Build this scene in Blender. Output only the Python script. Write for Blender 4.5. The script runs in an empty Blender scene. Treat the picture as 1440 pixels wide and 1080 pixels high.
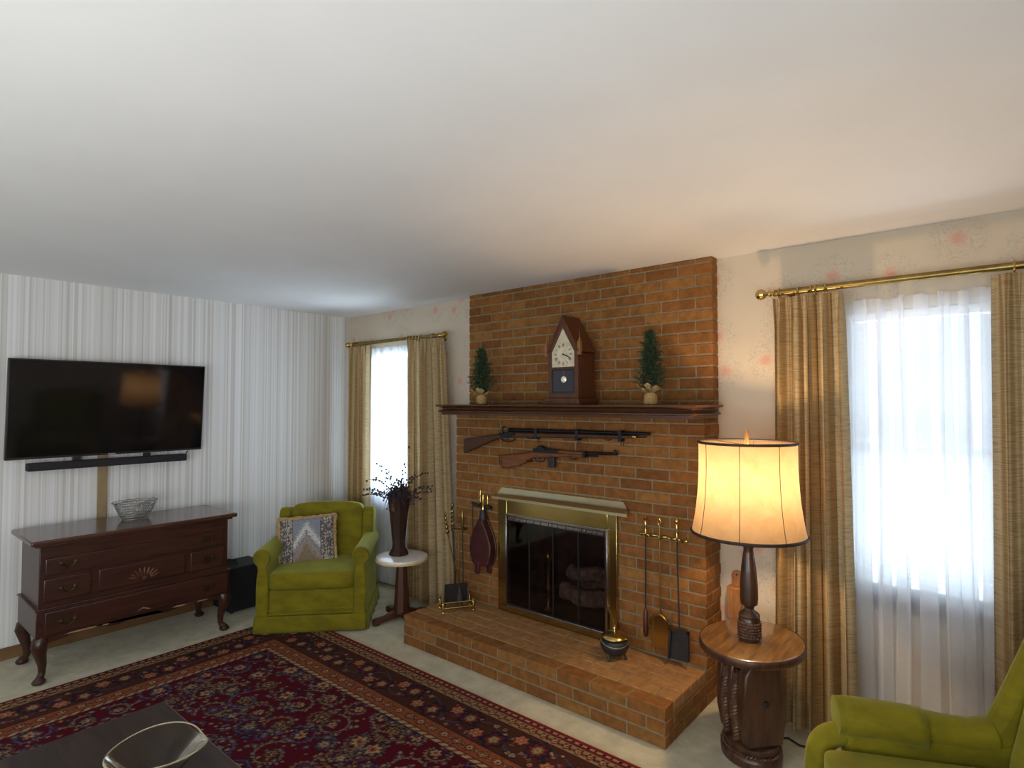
import bpy, math, random
import numpy as np
from mathutils import Matrix, Vector
random.seed(7)
PI = math.pi
S = bpy.context.scene
COL = S.collection

# ------------------------------------------------------------------ camera, world, lights, exposure
FPX, YAW, PITCH, ROLL = 814.17, 0.6961, 0.0317, -0.0011
CAM = Vector((4.8299, -3.2887, 1.6163))
cd = bpy.data.cameras.new('camera'); cam = bpy.data.objects.new('camera', cd); COL.objects.link(cam)
cd.sensor_width = 36.0; cd.lens = FPX / 1440 * 36.0; cd.clip_start = 0.02
f_ = Vector((-math.sin(YAW)*math.cos(PITCH), math.cos(YAW)*math.cos(PITCH), math.sin(PITCH)))
r_ = Vector((math.cos(YAW), math.sin(YAW), 0)); u_ = r_.cross(f_)
r2 = r_*math.cos(ROLL) + u_*math.sin(ROLL); u2 = -r_*math.sin(ROLL) + u_*math.cos(ROLL)
cam.matrix_world = Matrix(((r2.x, u2.x, -f_.x, CAM.x), (r2.y, u2.y, -f_.y, CAM.y), (r2.z, u2.z, -f_.z, CAM.z), (0, 0, 0, 1)))
S.camera = cam

W = bpy.data.worlds.new('daylight'); S.world = W; W.use_nodes = True
W.node_tree.nodes['Background'].inputs[0].default_value = (0.80, 0.90, 1.0, 1)
W.node_tree.nodes['Background'].inputs[1].default_value = 1.1

def area(name, loc, rot, sx, sy, power, col):
    l = bpy.data.lights.new(name, 'AREA'); l.shape = 'RECTANGLE'; l.size = sx; l.size_y = sy; l.energy = power; l.color = col
    o = bpy.data.objects.new(name, l); o.location = loc; o.rotation_euler = rot; COL.objects.link(o); return o
# daylight outside the two windows of the fireplace wall: sky and sunlit ground, so part of it comes in from below
def tilt(deg): return (-PI/2-math.radians(deg), 0, 0)
area('daylight_left_window', (0.74, 0.60, 1.25), tilt(34), 1.0, 1.9, 240, (0.76, 0.89, 1.0))
area('daylight_right_window', (4.56, 0.60, 1.25), tilt(34), 1.0, 1.9, 66, (0.82, 0.92, 1.0))
# added fill: unseen area lights behind and beside the camera, aimed up at the ceiling
area('rear_fill', (3.5, -4.97, 1.0), (PI/2+math.radians(30), 0, 0), 1.6, 1.2, 29, (0.95, 0.98, 1.0))
side = area('side_fill', (5.30, -3.9, 1.25), (0, 0, 0), 1.9, 1.3, 86, (0.93, 0.97, 1.0))  # fill added to lift the far-left ceiling; the right wall has no window
side.rotation_euler = Vector((-0.86, 0.26, 0.36)).to_track_quat('-Z', 'Y').to_euler()
def point(name, loc, power, col, rad):
    l = bpy.data.lights.new(name, 'POINT'); l.energy = power; l.color = col; l.shadow_soft_size = rad
    o = bpy.data.objects.new(name, l); o.location = loc; COL.objects.link(o); return o

vs = S.view_settings
S.display_settings.display_device = 'sRGB'
vs.view_transform = 'Standard'; vs.look = 'None'; vs.gamma = 1.0; vs.use_curve_mapping = False
vs.exposure = 0.0
S.cycles.use_denoising = True
S.cycles.max_bounces = 12; S.cycles.diffuse_bounces = 6; S.cycles.glossy_bounces = 4
S.cycles.transparent_max_bounces = 24; S.cycles.transmission_bounces = 8
S.cycles.sample_clamp_indirect = 6.0
S.cycles.caustics_reflective = False; S.cycles.caustics_refractive = False

# ------------------------------------------------------------------ materials
def newmat(name):
    m = bpy.data.materials.new(name); m.use_nodes = True; nt = m.node_tree
    return m, nt, nt.nodes['Principled BSDF'], nt.nodes['Material Output']
def node(nt, t, **kw):
    n = nt.nodes.new(t)
    for k, v in kw.items():
        if k.startswith('i_'):
            n.inputs[k[2:].replace('_', ' ')].default_value = v
        else: setattr(n, k, v)
    return n
def mixrgb(nt, a, b, fac, blend='MIX'):
    n = nt.nodes.new('ShaderNodeMix'); n.data_type = 'RGBA'; n.blend_type = blend
    for i, v in ((6, a), (7, b), (0, fac)):
        if hasattr(v, 'is_output'): nt.links.new(v, n.inputs[i])
        elif i == 0: n.inputs[0].default_value = v
        else: n.inputs[i].default_value = (*v[:3], 1)
    return n.outputs[2]
def coords(nt, scale=(1, 1, 1), kind='Object'):
    tc = nt.nodes.new('ShaderNodeTexCoord'); mp = nt.nodes.new('ShaderNodeMapping')
    mp.inputs['Scale'].default_value = scale; nt.links.new(tc.outputs[kind], mp.inputs[0]); return mp.outputs[0]
def noise(nt, vec, scale, detail=4, rough=0.6, dist=0.0):
    n = node(nt, 'ShaderNodeTexNoise', i_Scale=scale, i_Detail=detail, i_Roughness=rough, i_Distortion=dist)
    nt.links.new(vec, n.inputs['Vector']); return n.outputs['Fac']
def ramp(nt, fac, stops):
    r = nt.nodes.new('ShaderNodeValToRGB'); nt.links.new(fac, r.inputs[0])
    e = r.color_ramp.elements
    while len(e) < len(stops): e.new(0.5)
    for k, (p, c) in enumerate(stops):
        e[k].position = p; e[k].color = (*c[:3], 1) if len(c) >= 3 else (c[0],)*3 + (1,)
    return r.outputs[0]
def bump(nt, h, strength, dist, bsdf):
    b = node(nt, 'ShaderNodeBump', i_Strength=strength, i_Distance=dist)
    nt.links.new(h, b.inputs['Height']); nt.links.new(b.outputs[0], bsdf.inputs['Normal'])
def M(name, c1, c2=None, rough=0.5, metal=0.0, sc=8.0, stretch=(1, 1, 1), bmp=0.0, bdist=0.002, sheen=0.0, coat=0.0, vcol=False, dist=0.0, spec=0.5, lo=0.35, hi=0.65):
    m, nt, b, o = newmat(name)
    c2 = c2 or tuple(x*0.8 for x in c1)
    v = coords(nt, stretch); n = noise(nt, v, sc, dist=dist)
    col = ramp(nt, n, [(lo, c1), (hi, c2)])
    if vcol:
        a = nt.nodes.new('ShaderNodeVertexColor'); a.layer_name = 'Col'
        col = mixrgb(nt, a.outputs[0], col, 1.0, 'MULTIPLY')
    nt.links.new(col, b.inputs['Base Color'])
    b.inputs['Roughness'].default_value = rough; b.inputs['Metallic'].default_value = metal
    b.inputs['Sheen Weight'].default_value = sheen; b.inputs['Coat Weight'].default_value = coat
    b.inputs['Specular IOR Level'].default_value = spec
    if bmp: bump(nt, noise(nt, v, sc*3, 6), bmp, bdist, b)
    return m
def translucent_mix(m, fac, transp=0.0):
    """let part of the light through: base colour feeds a translucent lobe; transp adds see-through weave"""
    nt = m.node_tree; b = nt.nodes['Principled BSDF']; o = nt.nodes['Material Output']
    t = nt.nodes.new('ShaderNodeBsdfTranslucent'); mx = nt.nodes.new('ShaderNodeMixShader'); mx.inputs[0].default_value = fac
    if b.inputs['Base Color'].links: nt.links.new(b.inputs['Base Color'].links[0].from_socket, t.inputs[0])
    else: t.inputs[0].default_value = b.inputs['Base Color'].default_value
    nt.links.new(b.outputs[0], mx.inputs[1]); nt.links.new(t.outputs[0], mx.inputs[2]); out = mx.outputs[0]
    if transp:
        tr = nt.nodes.new('ShaderNodeBsdfTransparent'); m2 = nt.nodes.new('ShaderNodeMixShader'); m2.inputs[0].default_value = transp
        nt.links.new(out, m2.inputs[1]); nt.links.new(tr.outputs[0], m2.inputs[2]); out = m2.outputs[0]
    nt.links.new(out, o.inputs['Surface']); return m

mt = {}
mt['ceiling'] = M('ceiling_paint', (0.84, 0.84, 0.835), (0.81, 0.81, 0.805), rough=0.9, sc=2)
mt['carpet'] = M('cream_carpet', (0.58, 0.545, 0.385), (0.44, 0.415, 0.295), rough=1.0, sc=9, bmp=0.6, bdist=0.006, sheen=0.2, spec=0.1)
mt['base'] = M('baseboard_wood', (0.22, 0.12, 0.045), (0.16, 0.08, 0.03), rough=0.5, sc=12, stretch=(1, 0.2, 1))
mt['brick'] = M('brick', (1.08, 1.05, 1.0), (0.72, 0.70, 0.66), rough=0.85, sc=22, bmp=0.35, bdist=0.004, vcol=True, spec=0.3)
mt['mortar'] = M('mortar', (0.27, 0.205, 0.115), (0.20, 0.15, 0.085), rough=0.95, sc=40, bmp=0.5)
mt['soot'] = M('sooty_firebrick', (0.10, 0.075, 0.065), (0.05, 0.038, 0.034), rough=0.9, sc=9, bmp=0.4)
mt['mantel'] = M('mantel_wood', (0.088, 0.035, 0.014), (0.046, 0.017, 0.007), rough=0.32, sc=6, stretch=(0.5, 8, 8), coat=0.08, spec=0.4)
mt['mahogany'] = M('mahogany', (0.056, 0.0165, 0.010), (0.028, 0.009, 0.006), rough=0.36, sc=7, stretch=(6, 0.6, 6), coat=0.12)
mt['mahog_top'] = M('polished_mahogany', (0.085, 0.033, 0.022), (0.05, 0.019, 0.014), rough=0.24, sc=5, stretch=(8, 0.5, 1), coat=0.35)
mt['clockwood'] = M('clock_wood', (0.11, 0.036, 0.015), (0.06, 0.018, 0.008), rough=0.35, sc=10, stretch=(6, 6, 1))
mt['clocklight'] = M('light_clock_wood', (0.30, 0.14, 0.045), (0.22, 0.09, 0.03), rough=0.4, sc=14, stretch=(4, 4, 1))
mt['pine'] = M('dark_pine', (0.085, 0.033, 0.014), (0.030, 0.011, 0.006), rough=0.38, sc=8, stretch=(5, 5, 0.7), coat=0.25)
mt['tabletop'] = M('plank_pine', (0.20, 0.105, 0.036), (0.085, 0.040, 0.014), rough=0.28, sc=7, stretch=(7, 1.0, 1), coat=0.4, dist=0.4)
mt['darkwood'] = M('dark_column_wood', (0.085, 0.026, 0.012), (0.055, 0.016, 0.008), rough=0.4, sc=10, stretch=(5, 5, 1))
mt['coffee'] = M('coffee_table_wood', (0.040, 0.024, 0.018), (0.022, 0.013, 0.011), rough=0.42, sc=5, stretch=(0.6, 6, 1), coat=0.0, spec=0.35)
mt['coffee_edge'] = M('pale_table_edge', (0.16, 0.12, 0.10), (0.09, 0.06, 0.05), rough=0.3, sc=30)  # edge strip toned paler than the table top
mt['gunwood'] = M('walnut_stock', (0.19, 0.068, 0.022), (0.10, 0.033, 0.012), rough=0.4, sc=9, stretch=(1, 5, 7))
mt['musketwood'] = M('dark_walnut_stock', (0.075, 0.028, 0.012), (0.042, 0.016, 0.008), rough=0.45, sc=9, stretch=(1, 5, 7))
mt['gunmetal'] = M('blued_steel', (0.035, 0.034, 0.04), (0.02, 0.02, 0.024), rough=0.38, metal=0.7, sc=20)
mt['iron'] = M('black_iron', (0.022, 0.020, 0.022), (0.012, 0.011, 0.012), rough=0.55, sc=30, bmp=0.2, bdist=0.001)
mt['brass'] = M('polished_brass', (0.62, 0.46, 0.16), (0.52, 0.37, 0.11), rough=0.22, metal=1.0, sc=14)
mt['brass_sheet'] = M('brushed_brass_sheet', (0.56, 0.44, 0.17), (0.47, 0.35, 0.12), rough=0.17, metal=1.0, sc=3, stretch=(1, 1, 3))
mt['hoodbrass'] = M('pale_hood_brass', (0.74, 0.68, 0.43), (0.68, 0.61, 0.36), rough=0.34, metal=1.0, sc=2)
mt['bronze'] = M('dark_bronze', (0.085, 0.055, 0.024), (0.05, 0.032, 0.015), rough=0.45, metal=0.8, sc=18)
mt['antique'] = M('antique_brass', (0.33, 0.24, 0.085), (0.22, 0.155, 0.05), rough=0.32, metal=1.0, sc=18)
mt['silver'] = M('mirror_trim', (0.55, 0.54, 0.56), (0.42, 0.41, 0.43), rough=0.15, metal=1.0, sc=60)
mt['wire'] = M('grey_wire', (0.42, 0.42, 0.38), (0.24, 0.24, 0.22), rough=0.35, metal=0.8, sc=60)
mt['black'] = M('black_plastic', (0.012, 0.012, 0.014), (0.009, 0.009, 0.010), rough=0.42, sc=30)
mt['speaker'] = M('black_speaker_cloth', (0.010, 0.010, 0.014), (0.006, 0.006, 0.009), rough=0.7, sc=80)
mt['screen'] = M('tv_screen', (0.006, 0.006, 0.007), (0.005, 0.005, 0.006), rough=0.07, sc=3)
mt['greymark'] = M('grey_mark', (0.35, 0.35, 0.36), rough=0.4)
mt['velvet'] = M('olive_green_velvet', (0.21, 0.178, 0.008), (0.142, 0.117, 0.006), rough=0.75, sc=7, stretch=(1, 1, 2), bmp=0.12, bdist=0.003, sheen=0.35, spec=0.15)
mt['velvet'].node_tree.nodes['Principled BSDF'].inputs['Sheen Tint'].default_value = (0.75, 0.85, 0.25, 1)
mt['fringe'] = M('tan_fringe', (0.50, 0.34, 0.17), (0.30, 0.19, 0.08), rough=0.9, sc=60, bmp=0.8, bdist=0.004)
mt['tapestry'] = M('tapestry', (1.05, 1.05, 1.05), (0.8, 0.8, 0.8), rough=0.9, sc=120, vcol=True, bmp=0.3)
mt['marble'] = M('white_marble_top', (0.80, 0.77, 0.72), (0.66, 0.63, 0.58), rough=0.18, sc=6, dist=1.0, coat=0.3)
mt['gilt'] = M('cream_gilt_rim', (0.66, 0.52, 0.27), (0.55, 0.41, 0.18), rough=0.35, sc=20)
mt['vase'] = M('brown_vase', (0.040, 0.017, 0.010), (0.024, 0.010, 0.007), rough=0.62, spec=0.3, sc=14)
mt['twig'] = M('dried_twig', (0.050, 0.032, 0.038), (0.028, 0.018, 0.022), rough=0.8, sc=30)
mt['berry'] = M('dark_berries', (0.050, 0.030, 0.045), (0.020, 0.013, 0.022), rough=0.6, sc=30)
mt['rustleaf'] = M('rust_dried_leaves', (0.20, 0.060, 0.030), (0.08, 0.028, 0.02), rough=0.8, sc=30)
mt['needle'] = M('pine_needles', (0.028, 0.066, 0.024), (0.013, 0.036, 0.015), rough=0.7, sc=40)
mt['burlap'] = M('burlap', (0.46, 0.31, 0.13), (0.30, 0.19, 0.07), rough=0.95, sc=90, bmp=0.6)
mt['leather'] = M('maroon_leather', (0.075, 0.016, 0.018), (0.035, 0.008, 0.010), rough=0.42, sc=16, bmp=0.2)
mt['bellowboard'] = M('bellows_wood', (0.075, 0.022, 0.016), (0.04, 0.012, 0.009), rough=0.4, sc=12, stretch=(4, 4, 1))
mt['holder'] = M('carved_wood', (0.40, 0.18, 0.055), (0.28, 0.11, 0.03), rough=0.5, sc=16, stretch=(5, 5, 1))
mt['plate'] = M('ivory_plastic', (0.62, 0.60, 0.48), (0.58, 0.55, 0.44), rough=0.4)
mt['cover'] = M('tan_cable_cover', (0.34, 0.235, 0.12), (0.28, 0.19, 0.095), rough=0.6, sc=8)
mt['whitepaint'] = M('white_window_paint', (0.74, 0.75, 0.75), (0.70, 0.71, 0.71), rough=0.45)
mt['sill'] = M('shaded_grey_sill', (0.13, 0.135, 0.16), (0.11, 0.115, 0.14), rough=0.5)  # dark grey stands in for the sill's shade against the bright window
mt['trimdark'] = M('dark_braid', (0.035, 0.022, 0.020), (0.02, 0.012, 0.012), rough=0.6, sc=60)
mt['rope'] = M('carved_rope', (0.125, 0.055, 0.026), (0.06, 0.024, 0.012), rough=0.45, sc=20)
mt['bark'] = M('log_bark', (0.42, 0.33, 0.25), (0.16, 0.12, 0.09), rough=0.95, sc=18, bmp=0.8, bdist=0.01)
mt['dial'] = M('aged_dial', (0.66, 0.60, 0.45), (0.52, 0.46, 0.32), rough=0.7, sc=30)
mt['ink'] = M('dial_ink', (0.03, 0.025, 0.02), rough=0.6)
mt['tablet'] = M('dark_glass_tablet', (0.020, 0.022, 0.034), (0.014, 0.015, 0.022), rough=0.18, sc=20)
mt['lattice'] = M('tablet_lattice', (0.12, 0.12, 0.14), (0.09, 0.09, 0.11), rough=0.4)
mt['bob'] = M('silvery_bob', (0.92, 0.92, 0.74), (0.85, 0.85, 0.68), rough=0.3, metal=0.3)
mt['finial'] = M('amber_finial', (0.62, 0.30, 0.12), (0.45, 0.20, 0.08), rough=0.35)
mt['chip'] = M('bare_wood_chip', (0.36, 0.22, 0.13), (0.25, 0.14, 0.08), rough=0.8)
mt['rug'] = M('rug_wool', (1.1, 1.1, 1.1), (0.82, 0.82, 0.82), rough=1.0, sc=60, vcol=True, bmp=0.5, bdist=0.003, spec=0.1)
mt['drape'] = M('woven_drape', (1.12, 1.10, 1.0), (0.66, 0.62, 0.52), rough=0.9, sc=16, stretch=(0.8, 0.8, 16), vcol=True, bmp=0.4, bdist=0.003, spec=0.1, lo=0.42, hi=0.70)
translucent_mix(mt['drape'], 0.32)
mt['sheer'] = M('white_sheer', (0.90, 0.92, 0.95), (0.86, 0.88, 0.92), rough=0.9, sc=60, spec=0.0)
translucent_mix(mt['sheer'], 0.55, 0.50)
mt['slat'] = M('white_slat', (0.86, 0.88, 0.90), (0.84, 0.86, 0.88), rough=0.6)
translucent_mix(mt['slat'], 0.55)

# lamp shade: parchment that lets the bulb's light through
m, nt, b, o = newmat('parchment_shade'); mt['shade'] = m
v = coords(nt, (1, 1, 1)); n = noise(nt, v, 14, 6, 0.7, 0.6)
colp = ramp(nt, n, [(0.3, (0.29, 0.218, 0.142)), (0.7, (0.235, 0.168, 0.095))])
nt.links.new(colp, b.inputs['Base Color']); b.inputs['Roughness'].default_value = 0.7
translucent_mix(m, 0.62)

# see-through glass
def glassmat(name, tint, fac, rough=0.02, base=0.05, pw=4.0):
    m, nt, b, o = newmat(name); nt.nodes.remove(b)
    t = nt.nodes.new('ShaderNodeBsdfTransparent'); t.inputs[0].default_value = (*tint, 1)
    g = nt.nodes.new('ShaderNodeBsdfGlossy'); g.inputs['Roughness'].default_value = rough
    lw = nt.nodes.new('ShaderNodeLayerWeight'); lw.inputs[0].default_value = 0.5
    pwn = node(nt, 'ShaderNodeMath', operation='POWER'); nt.links.new(lw.outputs['Facing'], pwn.inputs[0]); pwn.inputs[1].default_value = pw
    mr = node(nt, 'ShaderNodeMath', operation='MULTIPLY_ADD'); nt.links.new(pwn.outputs[0], mr.inputs[0]); mr.inputs[1].default_value = 0.6*fac; mr.inputs[2].default_value = base*fac
    mx = nt.nodes.new('ShaderNodeMixShader'); nt.links.new(mr.outputs[0], mx.inputs[0])
    nt.links.new(t.outputs[0], mx.inputs[1]); nt.links.new(g.outputs[0], mx.inputs[2]); nt.links.new(mx.outputs[0], o.inputs[0]); return m
mt['pane'] = glassmat('window_glass', (0.95, 0.97, 0.98), 0.8)
mt['smoked'] = glassmat('smoked_fire_glass', (0.66, 0.62, 0.62), 1.0, 0.04)
m, nt, b, o = newmat('bowl_glass'); mt['bowl'] = m; nt.nodes.remove(b)
g_ = nt.nodes.new('ShaderNodeBsdfGlass'); g_.inputs['Color'].default_value = (0.93, 0.91, 0.86, 1); g_.inputs['Roughness'].default_value = 0.0; g_.inputs['IOR'].default_value = 1.17
t_ = nt.nodes.new('ShaderNodeBsdfTransparent'); t_.inputs[0].default_value = (0.95, 0.93, 0.88, 1)
lp = nt.nodes.new('ShaderNodeMixShader'); lp.inputs[0].default_value = 0.75; nt.links.new(t_.outputs[0], lp.inputs[1]); nt.links.new(g_.outputs[0], lp.inputs[2]); nt.links.new(lp.outputs[0], o.inputs[0])

m, nt, b, o = newmat('bowl_rim_glass'); mt['bowlrim'] = m
b.inputs['Base Color'].default_value = (0.55, 0.47, 0.30, 1); b.inputs['Roughness'].default_value = 0.15
t_ = nt.nodes.new('ShaderNodeBsdfTransparent'); lp = nt.nodes.new('ShaderNodeMixShader'); lp.inputs[0].default_value = 0.45
nt.links.new(t_.outputs[0], lp.inputs[1]); nt.links.new(b.outputs[0], lp.inputs[2]); nt.links.new(lp.outputs[0], o.inputs[0])

# striped wallpaper (left wall): fine irregular vertical stripes along y
m, nt, b, o = newmat('striped_wallpaper'); mt['stripes'] = m
tc = nt.nodes.new('ShaderNodeTexCoord'); sp = nt.nodes.new('ShaderNodeSeparateXYZ'); nt.links.new(tc.outputs['Object'], sp.inputs[0])
def whiteband(freq, off):
    a = node(nt, 'ShaderNodeMath', operation='MULTIPLY_ADD'); nt.links.new(sp.outputs[1], a.inputs[0]); a.inputs[1].default_value = freq; a.inputs[2].default_value = off
    fl = node(nt, 'ShaderNodeMath', operation='FLOOR'); nt.links.new(a.outputs[0], fl.inputs[0])
    wn = nt.nodes.new('ShaderNodeTexWhiteNoise'); wn.noise_dimensions = '1D'; nt.links.new(fl.outputs[0], wn.inputs['W']); return wn.outputs['Value']
s1 = ramp(nt, whiteband(95, 0.3), [(0.0, (0.50, 0.47, 0.42)), (0.25, (0.64, 0.62, 0.585)), (0.5, (0.77, 0.77, 0.765)), (1.0, (0.86, 0.865, 0.865))])
s2 = ramp(nt, whiteband(47, 0.7), [(0.0, (0.70, 0.67, 0.62)), (1.0, (0.88, 0.885, 0.89))])
s3 = ramp(nt, whiteband(190, 0.1), [(0.0, (0.80, 0.80, 0.80)), (1.0, (1.0, 1.0, 1.0))])
c = mixrgb(nt, s1, s2, 0.45); c = mixrgb(nt, c, s3, 0.55, 'MULTIPLY')
nt.links.new(c, b.inputs['Base Color']); b.inputs['Roughness'].default_value = 0.7

# beige wallpaper with scattered rose sprays (fireplace wall)
m, nt, b, o = newmat('floral_wallpaper'); mt['floral'] = m
v = coords(nt); base = ramp(nt, noise(nt, v, 1.4), [(0.3, (0.63, 0.555, 0.435)), (0.7, (0.57, 0.495, 0.385))])
sx_ = nt.nodes.new('ShaderNodeSeparateXYZ'); nt.links.new(v, sx_.inputs[0]); cb_ = nt.nodes.new('ShaderNodeCombineXYZ'); nt.links.new(sx_.outputs[0], cb_.inputs[0]); nt.links.new(sx_.outputs[2], cb_.inputs[1])
vo = node(nt, 'ShaderNodeTexVoronoi', voronoi_dimensions='2D', i_Scale=3.7, i_Randomness=0.85); nt.links.new(cb_.outputs[0], vo.inputs['Vector'])
nz = noise(nt, v, 55, 4, 0.7)
d1 = node(nt, 'ShaderNodeMath', operation='MULTIPLY_ADD'); nt.links.new(nz, d1.inputs[0]); d1.inputs[1].default_value = 0.34; nt.links.new(vo.outputs['Distance'], d1.inputs[2])
rose = ramp(nt, d1.outputs[0], [(0.17, (0.80, 0.80, 0.80)), (0.25, (0.50, 0.50, 0.50)), (0.33, (0, 0, 0))])
spray = ramp(nt, d1.outputs[0], [(0.30, (0, 0, 0)), (0.36, (1, 1, 1)), (0.52, (1, 1, 1)), (0.62, (0, 0, 0))])
lines = ramp(nt, noise(nt, v, 30, 3, 0.5, 1.4), [(0.45, (0, 0, 0)), (0.49, (0.55, 0.55, 0.55)), (0.53, (0, 0, 0))])
sm = mixrgb(nt, spray, lines, 1.0, 'MULTIPLY')
c = mixrgb(nt, base, (0.33, 0.31, 0.27), sm); c = mixrgb(nt, c, (0.60, 0.27, 0.21), rose)
nt.links.new(c, b.inputs['Base Color']); b.inputs['Roughness'].default_value = 0.8
mt['plain'] = M('plain_wall', (0.62, 0.56, 0.48), rough=0.85, sc=2)

# ------------------------------------------------------------------ mesh builder
class MB:
    def __init__(s): s.v = []; s.f = []; s.mi = []; s.c = []; s.T = Matrix(); s.col = (1, 1, 1)
    def add(s, vs, fs, mi=0, cols=None):
        o = len(s.v); T = s.T
        s.v += [tuple(T @ Vector(p)) for p in vs]
        s.f += [[i+o for i in f] for f in fs]; s.mi += [mi]*len(fs)
        s.c += (cols if cols is not None else [s.col]*len(vs)); return s
    def box(s, x0, x1, y0, y1, z0, z1, mi=0):
        if x0 > x1: x0, x1 = x1, x0
        if y0 > y1: y0, y1 = y1, y0
        if z0 > z1: z0, z1 = z1, z0
        vs = [(x, y, z) for z in (z0, z1) for y in (y0, y1) for x in (x0, x1)]
        return s.add(vs, [(0, 2, 3, 1), (4, 5, 7, 6), (0, 1, 5, 4), (2, 6, 7, 3), (0, 4, 6, 2), (1, 3, 7, 5)], mi)
    def prism(s, pts, a0, a1, plane='xz', mi=0):
        def P(p, a): return {'xz': (p[0], a, p[1]), 'xy': (p[0], p[1], a), 'yz': (a, p[0], p[1])}[plane]
        n = len(pts); vs = [P(p, a0) for p in pts] + [P(p, a1) for p in pts]
        fs = [list(range(n))[::-1], list(range(n, 2*n))] + [(i, (i+1) % n, n+(i+1) % n, n+i) for i in range(n)]
        return s.add(vs, fs, mi)
    def lathe(s, prof, c=(0, 0, 0), n=24, axis='z', mi=0, rx=1.0, ry=1.0, ph=0.0):
        vs = []; fs = []
        for r, z in prof:
            for k in range(n):
                a = 2*PI*k/n + ph; p = (r*rx*math.cos(a), r*ry*math.sin(a), z)
                if axis == 'x': p = (p[2], p[0], p[1])
                if axis == 'y': p = (p[0], p[2], p[1])
                vs.append((p[0]+c[0], p[1]+c[1], p[2]+c[2]))
        for i in range(len(prof)-1):
            for k in range(n):
                a = i*n+k; b2 = i*n+(k+1) % n; fs.append((a, b2, b2+n, a+n))
        if prof[0][0] > 1e-5: fs.append(list(range(n))[::-1])
        if prof[-1][0] > 1e-5: fs.append([len(vs)-n+k for k in range(n)])
        return s.add(vs, fs, mi)
    def tube(s, pts, r, n=8, mi=0, closed=False):
        pts = [Vector(p) for p in pts]; N = len(pts); rs = r if isinstance(r, (list, tuple)) else [r]*N
        vs = []; fs = []; ref = None
        for i, p in enumerate(pts):
            if closed: d = pts[(i+1) % N]-pts[i-1]
            else: d = pts[min(i+1, N-1)]-pts[max(i-1, 0)]
            d = d.normalized() if d.length > 1e-9 else Vector((0, 0, 1))
            if ref is None: ref = d.orthogonal().normalized()
            ref = (ref - d*ref.dot(d)); ref = ref.normalized() if ref.length > 1e-6 else d.orthogonal().normalized()
            b2 = d.cross(ref)
            for k in range(n):
                a = 2*PI*k/n; vs.append(p + (ref*math.cos(a)+b2*math.sin(a))*rs[i])
        m2 = N if closed else N-1
        for i in range(m2):
            j = (i+1) % N
            for k in range(n): fs.append((i*n+k, i*n+(k+1) % n, j*n+(k+1) % n, j*n+k))
        if not closed: fs.append(list(range(n))[::-1]); fs.append([(N-1)*n+k for k in range(n)])
        return s.add(vs, fs, mi)
    def sup(s, c, size, e=0.25, n=16, mi=0, rot=None, fn=None):
        """rounded cushion-like solid (superellipsoid); e small = boxier"""
        def sg(x, p): return math.copysign(abs(x)**p, x)
        vs = []; fs = []; m2 = 2*n
        for i in range(n+1):
            t = -PI/2 + PI*i/n
            for k in range(m2):
                a = 2*PI*k/m2 + PI/m2
                p = Vector((sg(math.cos(t), e)*sg(math.cos(a), e)*size[0]/2, sg(math.cos(t), e)*sg(math.sin(a), e)*size[1]/2, sg(math.sin(t), e)*size[2]/2))
                if fn: p = Vector(fn(p))
                if rot: p = rot @ p
                vs.append((p.x+c[0], p.y+c[1], p.z+c[2]))
        for i in range(n):
            for k in range(m2): fs.append((i*m2+k, i*m2+(k+1) % m2, (i+1)*m2+(k+1) % m2, (i+1)*m2+k))
        return s.add(vs, fs, mi)
    def grid(s, fn, nu, nv, mi=0, cfn=None):
        vs = []; cs = []
        for j in range(nv+1):
            for i in range(nu+1):
                vs.append(fn(i/nu, j/nv)); cs.append(cfn(i/nu, j/nv) if cfn else s.col)
        fs = [(j*(nu+1)+i, j*(nu+1)+i+1, (j+1)*(nu+1)+i+1, (j+1)*(nu+1)+i) for j in range(nv) for i in range(nu)]
        return s.add(vs, fs, mi, cs)
    def build(s, name, mats, parent=None, world=True, loc=None, bevel=0.0, seg=2, smooth=40, vcol=False, sub=0):
        if not isinstance(mats, (list, tuple)): mats = [mats]
        me = bpy.data.meshes.new(name); vs = s.v
        if parent is not None and world:
            r = parent
            while r.parent: r = r.parent
            I = (Matrix.Translation(r.location) @ Matrix.Rotation(r.rotation_euler.z, 4, 'Z')).inverted()
            vs = [tuple(I @ Vector(p)) for p in vs]
        elif loc is not None:
            vs = [(p[0]-loc[0], p[1]-loc[1], p[2]-loc[2]) for p in vs]
        me.from_pydata(vs, [], s.f)
        for k in mats: me.materials.append(mt[k])
        me.polygons.foreach_set('material_index', s.mi)
        if vcol:
            a = me.color_attributes.new('Col', 'FLOAT_COLOR', 'POINT')
            a.data.foreach_set('color', np.array([(c[0], c[1], c[2], 1) for c in s.c], dtype=np.float32).ravel())
        me.polygons.foreach_set('use_smooth', [True]*len(s.f)); me.update()
        me.set_sharp_from_angle(angle=math.radians(smooth))
        o = bpy.data.objects.new(name, me); COL.objects.link(o)
        if parent is not None: o.parent = parent
        elif loc is not None: o.location = loc
        if bevel:
            b = o.modifiers.new('bevel', 'BEVEL'); b.width = bevel; b.segments = seg; b.limit_method = 'ANGLE'; b.angle_limit = math.radians(50)
        if sub:
            q = o.modifiers.new('subd', 'SUBSURF'); q.levels = sub; q.render_levels = sub
        return o
def tag(o, label, cat=None, group=None, kind=None):
    o['label'] = label
    if cat: o['category'] = cat
    if group: o['group'] = group
    if kind: o['kind'] = kind
    return o
def thing(name, label, cat, loc, rotz=0.0, group=None):
    o = bpy.data.objects.new(name, None); COL.objects.link(o); o.empty_display_size = 0.1
    o.location = loc; o.rotation_euler = (0, 0, rotz)
    return tag(o, label, cat, group)
def struct(o):
    o['kind'] = 'structure'; return o
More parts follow.
